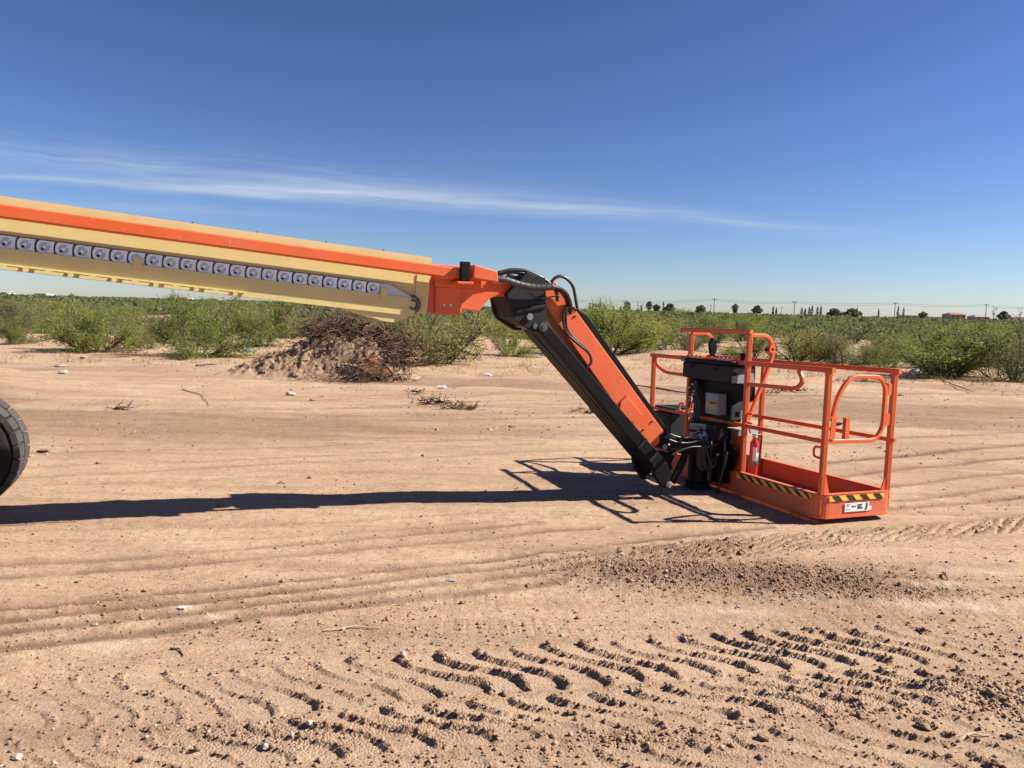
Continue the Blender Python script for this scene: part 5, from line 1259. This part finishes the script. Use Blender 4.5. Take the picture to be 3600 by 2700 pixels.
litter(470, 1225, .5, 'rusty drum-shaped scrap half hidden under the forked shrub', 'plank', .6)
litter(640, 2137, .04, 'flat white plastic chip in the wheel track', hgt=.05)
litter(1585, 2041, .045, 'small blue-grey chip in the wheel track', 'bluegrey', .05)

# loose crumbs and clods: nobody could count them
def clods():
    rs = np.random.RandomState(55)
    n = 130000
    y = rs.uniform(1.9, 7.5, n); x = rs.uniform(-1, 1, n)*(y*.72+.3)
    h, dk_, lo, pl = features(x, y)
    keep = rs.rand(n) < np.clip(lo*1.2+.04+.05*sst(3.4, 2.6, y)+.10*(fbm(x*1.1, y*1.6, 201, 3) > .12)*sst(6, 3.5, y), 0, 1)*sst(8.0, 2.6, y)
    keep &= rs.rand(n) > np.clip(pl*5, 0, .92)
    x, y, h, lo = x[keep], y[keep], h[keep], lo[keep]; n = len(x)
    s = np.exp(rs.normal(-5.45, .45, n))*(1+.30*lo); s = np.clip(s, .002, .016)
    t_ = (1+5**.5)/2
    ico = np.array([(-1, t_, 0), (1, t_, 0), (-1, -t_, 0), (1, -t_, 0), (0, -1, t_), (0, 1, t_), (0, -1, -t_), (0, 1, -t_), (t_, 0, -1), (t_, 0, 1), (-t_, 0, -1), (-t_, 0, 1)])/math.hypot(1, t_)
    fc = np.array([(0, 11, 5), (0, 5, 1), (0, 1, 7), (0, 7, 10), (0, 10, 11), (1, 5, 9), (5, 11, 4), (11, 10, 2), (10, 7, 6), (7, 1, 8), (3, 9, 4), (3, 4, 2), (3, 2, 6), (3, 6, 8), (3, 8, 9), (4, 9, 5), (2, 4, 11), (6, 2, 10), (8, 6, 7), (9, 8, 1)])
    V = ico[None]*rs.uniform(.6, 1.25, (n, 12, 1))*s[:, None, None]*rs.uniform(.65, 1.25, (n, 1, 3))
    V[:, :, 2] *= .8
    V += np.stack([x, y, h+s*.35], -1)[:, None]
    Fq = (fc[None]+(np.arange(n)*12)[:, None, None]).reshape(-1, 3)
    me = fast_mesh('soil_crumbs', V.reshape(-1, 3), Fq, 3); me.materials.append(MT['crumb'])
    o = bpy.data.objects.new('soil_crumbs', me); COL.objects.link(o); tag(o, 'loose crumbs and clods of dry soil scattered over the tyre prints', 'soil crumbs', None, 'stuff')
    print('crumbs', n)
cm = bpy.data.materials.new('soil_crumb'); cm.use_nodes = True; T = cm.node_tree; b = T.nodes['Principled BSDF']; b.inputs['Roughness'].default_value = .95; b.inputs['Specular IOR Level'].default_value = .12
g = T.nodes.new('ShaderNodeNewGeometry'); rp = T.nodes.new('ShaderNodeValToRGB'); T.links.new(g.outputs['Random Per Island'], rp.inputs[0])
rp.color_ramp.elements[0].color = (.175, .11, .072, 1); rp.color_ramp.elements[1].position = .9; rp.color_ramp.elements[1].color = (.29, .192, .125, 1)
e = rp.color_ramp.elements.new(.97); e.color = (.42, .34, .27, 1)
T.links.new(rp.outputs[0], b.inputs['Base Color']); MT['crumb'] = cm
clods()
def far_debris():
    rs = np.random.RandomState(66); V = []; F = []
    for i in range(900):
        x, y = rs.normal(-.3, .75), rs.normal(-.35, .4)
        if not (-2.2 < x < 1.8 and -1.2 < y < 1.2): continue
        z = ph(x, y); s = math.exp(rs.normal(-3.6, .5)); b0 = len(V)
        for q in range(5):
            a = q*1.2566+rs.rand(); V.append((PX+x+math.cos(a)*s*rs.uniform(.7, 1.4), PY+y+math.sin(a)*s*rs.uniform(.5, 1.1), z-.02))
        V.append((PX+x+rs.normal(0, s*.3), PY+y, z+s*rs.uniform(.5, .9)))
        for q in range(5): F.append((b0+q, b0+(q+1) % 5, b0+5))
    n = 5200
    for i in range(n):
        y = rs.uniform(6, 22); x = rs.uniform(-.72, .72)*y
        if fbm(np.array([x*.35]), np.array([y*.8]), 301, 3)[0] < .05 and rs.rand() < .75: continue
        s = min(.10, math.exp(rs.normal(-4.25, .5))*(.5+.04*y)); z = gz(x, y)+float(features(np.array([x]), np.array([y]))[0][0]) if False else gz(x, y)
        if y < 29: pass
        b0 = len(V)
        for q in range(5):
            a = q*1.2566+rs.rand(); V.append((x+math.cos(a)*s*rs.uniform(.7, 1.6), y+math.sin(a)*s*rs.uniform(.5, 1.1), z-.01))
        V.append((x+rs.normal(0, s*.3), y, z+s*rs.uniform(.25, .55)+.004))
        for q in range(5): F.append((b0+q, b0+(q+1) % 5, b0+5))
    o = link_mesh('scattered_clods', V, F, 'crumb'); tag(o, 'small clods and chips strewn over the bare ground behind the boom', 'soil crumbs', None, 'stuff')
far_debris()

# ================================================================== FAR BACKGROUND
FD = 420.0
def tree_obj(px, base_py, top_py, wpx, label, kind='cypress', y=FD, group=None, m='leaf_d'):
    p = at_depth(px, base_py, y); tp = at_depth(px, top_py, y); hgt = tp[2]-0.0; wd = wpx/FPX*y
    rs = np.random.RandomState(int(px*7)); e = empty('cypress_tree' if kind == 'cypress' else 'garden_tree', (p[0], y, 0), label, 'tree', group)
    g = G(); g.add(*cyl((p[0], y, -.2), (p[0], y, hgt*.5), wd*.08+.06, 6, .05)); g.build('trunk', 'bark', e)
    n = 260; t = rs.rand(n)
    if kind == 'cypress':
        prof = (np.sin(np.clip(t*1.05, 0, 1)**.7*math.pi)**.6)*wd/2; z = .4+t*(hgt-.4)
    elif kind == 'palm':
        prof = np.where(t < .3, .15, np.sin(np.clip((t-.3)/.7, 0, 1)*math.pi)**.5)*wd/2; z = t*hgt
    elif kind == 'bare':
        n = 60; t = rs.rand(n); prof = t*wd/2; z = .3*hgt+t*.7*hgt
    else:
        prof = np.sqrt(np.clip(1-(t*2-1)**2, .05, 1))*wd/2*(1+.25*np.sin(t*9+px)); z = hgt*.25+t*hgt*.75
    a = rs.rand(n)*6.283; rr = prof*np.sqrt(rs.rand(n)); C = np.stack([p[0]+np.cos(a)*rr, y+np.sin(a)*rr, z], -1)
    d = rs.normal(0, 1, (n, 3)); d[:, 2] = np.abs(d[:, 2])+.5; d /= np.linalg.norm(d, axis=1, keepdims=True); f = np.cross(d, rs.normal(0, 1, (n, 3))); f /= np.linalg.norm(f, axis=1, keepdims=True)
    s = max(.28, wd*.16)*(.5 if kind == 'bare' else 1)
    LV = np.stack([C-d*s, C+f*s*.6, C+d*s, C-f*s*.6], 1).reshape(-1, 3)
    me = fast_mesh('crown', LV, np.arange(n*4).reshape(-1, 4)); me.materials.append(MT[m]); o = bpy.data.objects.new('crown', me); COL.objects.link(o); adopt(o, e)
    return e
c6 = lambda x, y: (2000+x*.7233, 1000+y*.7233)
ordn = ['first', 'second', 'third', 'fourth', 'fifth', 'sixth']
for i, x in enumerate((102, 117, 131, 143, 154)):
    px, py = c6(x, 92+4*(i % 2)); tree_obj(px, py+25, py-3, 9, '%s from the left of five thin cypresses right of the jib hoses' % ordn[i], group='cypress trees on the skyline')
for i, x in enumerate((1131, 1147, 1167, 1181, 1207, 1224)):
    px, py = c6(x, (115, 120, 113, 104, 110, 106)[i]); tree_obj(px, py+25, py-3, 11, '%s from the left of six cypresses on the skyline behind the cage' % ordn[i], group='cypress trees on the skyline')
for (x, yt, w_, lab, kd) in ((459, 84, 9, 'tall single cypress left of the utility pole above the console', 'cypress'), (992, 108, 9, 'slim cypress left of a squat one above the cage guard', 'cypress'), (1007, 114, 8, 'squat cypress beside a slimmer one above the cage guard', 'cypress'),
        (1400, 113, 8, 'lone short cypress on the skyline between two groups', 'cypress'), (1505, 120, 7, 'small cypress left of the tall pair at the right skyline', 'cypress'), (1600, 106, 11, 'left one of the tall cypress pair at the right skyline', 'cypress'), (1626, 112, 10, 'right one of the tall cypress pair at the right skyline', 'cypress'),
        (352, 106, 8, 'small dark cypress between two rounded trees on the skyline', 'cypress'), (250, 108, 7, 'tiny dark cypress next to the dark rounded tree', 'cypress'),
        (283, 90, 28, 'dark rounded tree on the skyline right of the jib', 'round'), (390, 86, 26, 'palm-like tree on the skyline above the guard bar', 'palm'), (425, 101, 28, 'low round tree beside the palm-like tree', 'round'), (808, 98, 24, 'dark bushy tree on the skyline above the console', 'round'),
        (490, 100, 40, 'broad dark tree on the skyline right of the tall single cypress', 'round'), (1290, 125, 50, 'low broad tree on the skyline behind the cage', 'round'), (1375, 126, 60, 'spreading low tree on the skyline beside the lone short cypress', 'round'), (1720, 138, 30, 'small round tree left of the white roofed house', 'round'),
        (2067, 106, 34, 'bare-branched tree right of the last utility pole', 'bare'), (2113, 136, 40, 'dark round tree at the right end of the skyline', 'round'), (2195, 112, 30, 'dark feathery tree at the right edge of the skyline', 'bare'), (640, 108, 40, 'low dark tree left of the pole above the console', 'round'), (915, 108, 36, 'green broad tree on the skyline above the guard', 'round')):
    px, py = c6(x, yt); tree_obj(px, py+20, py-2, w_*.7233*1.25, lab, kd, m='leaf_d' if kd == 'cypress' else 'leaf_m')
# utility poles with crossarms and wires
poles = []
for i, (x, yt, far) in enumerate(((275, 78, 0), (708, 68, 0), (1098, 82, 0), (1587, 88, 0), (2030, 96, 0))):
    px, py = c6(x, yt); t_ = at_depth(px, py, 400.0)
    lab = ['utility pole behind the dark rounded tree right of the jib', 'tallest looking utility pole on the skyline above the console', 'utility pole on the skyline above the right end of the guard', 'utility pole just left of the tall cypress pair', 'utility pole right of the red roofed house'][i]
    e = empty('utility_pole', (t_[0], 400, 0), lab, 'utility pole', 'utility poles along the far road')
    g = G(); g.add(*cyl((t_[0], 400, -.3), (t_[0], 400, t_[2]), .21, 8, .16)); g.build('pole_shaft', 'pole', e)
    g = G(); g.add(*boxv(lambda x_, y_, z_: np.array([t_[0]+x_, 400+y_, t_[2]+z_]), -1.3, 1.3, -.35, -.22, -.55, -.33)); g.build('crossarm', 'pole', e)
    for s in (-1.15, 0, 1.15):
        g = G(); g.add(*cyl((t_[0]+s, 399.71, t_[2]-.33), (t_[0]+s, 399.71, t_[2]-.05), .06, 6)); g.build('insulator', 'steel_dark', e)
    poles.append(t_)
for (x, yt) in ((691, 98), (1035, 108)):
    px, py = c6(x, yt); t_ = at_depth(px, py, 520.0); e = empty('utility_pole', (t_[0], 520, 0), 'short farther pole just %s' % ('left of the tallest looking pole' if x < 800 else 'left of the pole above the guard end'), 'utility pole', 'utility poles along the far road')
    g = G(); g.add(*cyl((t_[0], 520, -.3), (t_[0], 520, t_[2]), .2, 8, .14)); g.build('pole_shaft', 'pole', e)
    g = G(); g.add(*boxv(lambda x_, y_, z_: np.array([t_[0]+x_, 520+y_, t_[2]+z_]), -.9, .9, -.35, -.24, -.5, -.3)); g.build('crossarm', 'pole', e)
ends = [poles[0]+np.array([-75, 0, 1.2])] + poles + [poles[-1]+np.array([60, 0, -1.0])]
for k, (dz, lab) in enumerate(((-.05, 'upper overhead wire strung between the far utility poles'), (-.9, 'lower overhead wire strung between the far utility poles'))):
    P = []
    for a, b in zip(ends[:-1], ends[1:]):
        for i in range(10):
            t = i/10; q = a*(1-t)+b*t; q = q+np.array([0, 0, dz-.9*4*t*(1-t)]); P.append(q)
    P.append(ends[-1]+np.array([0, 0, dz])); g = G(); g.add(*tube(P, .045, 4)); o = g.build('overhead_wire', 'hose'); tag(o, lab, 'wire')
# houses
def house(px0, px1, base_py, eave_py, ridge_py, y, label, wall, roof, wins, name='house'):
    a = at_depth(px0, eave_py, y); b = at_depth(px1, eave_py, y); zr = at_depth((px0+px1)/2, ridge_py, y)[2]; ze = (a[2]+b[2])/2
    e = empty(name, ((a[0]+b[0])/2, y, 0), label, 'house')
    fr = lambda x, yy_, z: np.array([x, y+yy_, z]); x0, x1 = a[0], b[0]
    g = G(); g.add(*boxv(fr, x0, x1, 0, 9, -.5, ze)); g.build('wall', wall, e)
    o_ = .4; mx_ = (x1-x0)*.18
    g = G(); V = [fr(x0-o_, -o_, ze+.004), fr(x1+o_, -o_, ze+.004), fr(x1+o_, 9+o_, ze+.004), fr(x0-o_, 9+o_, ze+.004), fr(x0+mx_, 4.5, zr), fr(x1-mx_, 4.5, zr)]
    g.add(V, [(0, 1, 5, 4), (2, 3, 4, 5), (1, 2, 5), (3, 0, 4), (3, 2, 1, 0)]); g.build('roof', roof, e)
    for k in range(wins):
        cx = x0+(x1-x0)*(k+.5)/wins
        g = G(); g.add(*boxv(fr, cx-.6, cx+.6, -.03, .02, ze-1.7, ze-.6)); g.build('window', 'glass', e)
    return e
house(3343, 3396, 1120, 1106, 1099, 430, 'tan house with a red roof on the right skyline', 'stucco', 'redroof', 3)
house(3265, 3325, 1120, 1114, 1108, 450, 'low white house with grey roof left of the red roofed one', 'whitewall', 'greyroof', 3)
house(3545, 3620, 1122, 1115, 1110, 430, 'white house at the right end of the skyline', 'whitewall', 'greyroof', 3)
house(3430, 3480, 1122, 1114, 1107, 470, 'small tan house right of the red roofed one', 'stucco', 'greyroof', 2)
house(3180, 3250, 1118, 1109, 1105, 480, 'long low pale house left of the white one on the skyline', 'stucco', 'greyroof', 3)
house(120, 162, 1035, 1030.5, 1029, 500, 'tiny white building on the horizon far left', 'whitewall', 'whitewall', 2, 'shed')
house(625, 660, 1048, 1044.5, 1043, 500, 'tiny white building on the horizon under the boom', 'whitewall', 'whitewall', 2, 'shed')
house(2, 24, 1034, 1026.5, 1025, 500, 'tiny white building at the left edge of the horizon', 'whitewall', 'whitewall', 1, 'shed')
bpy.context.view_layer.update()
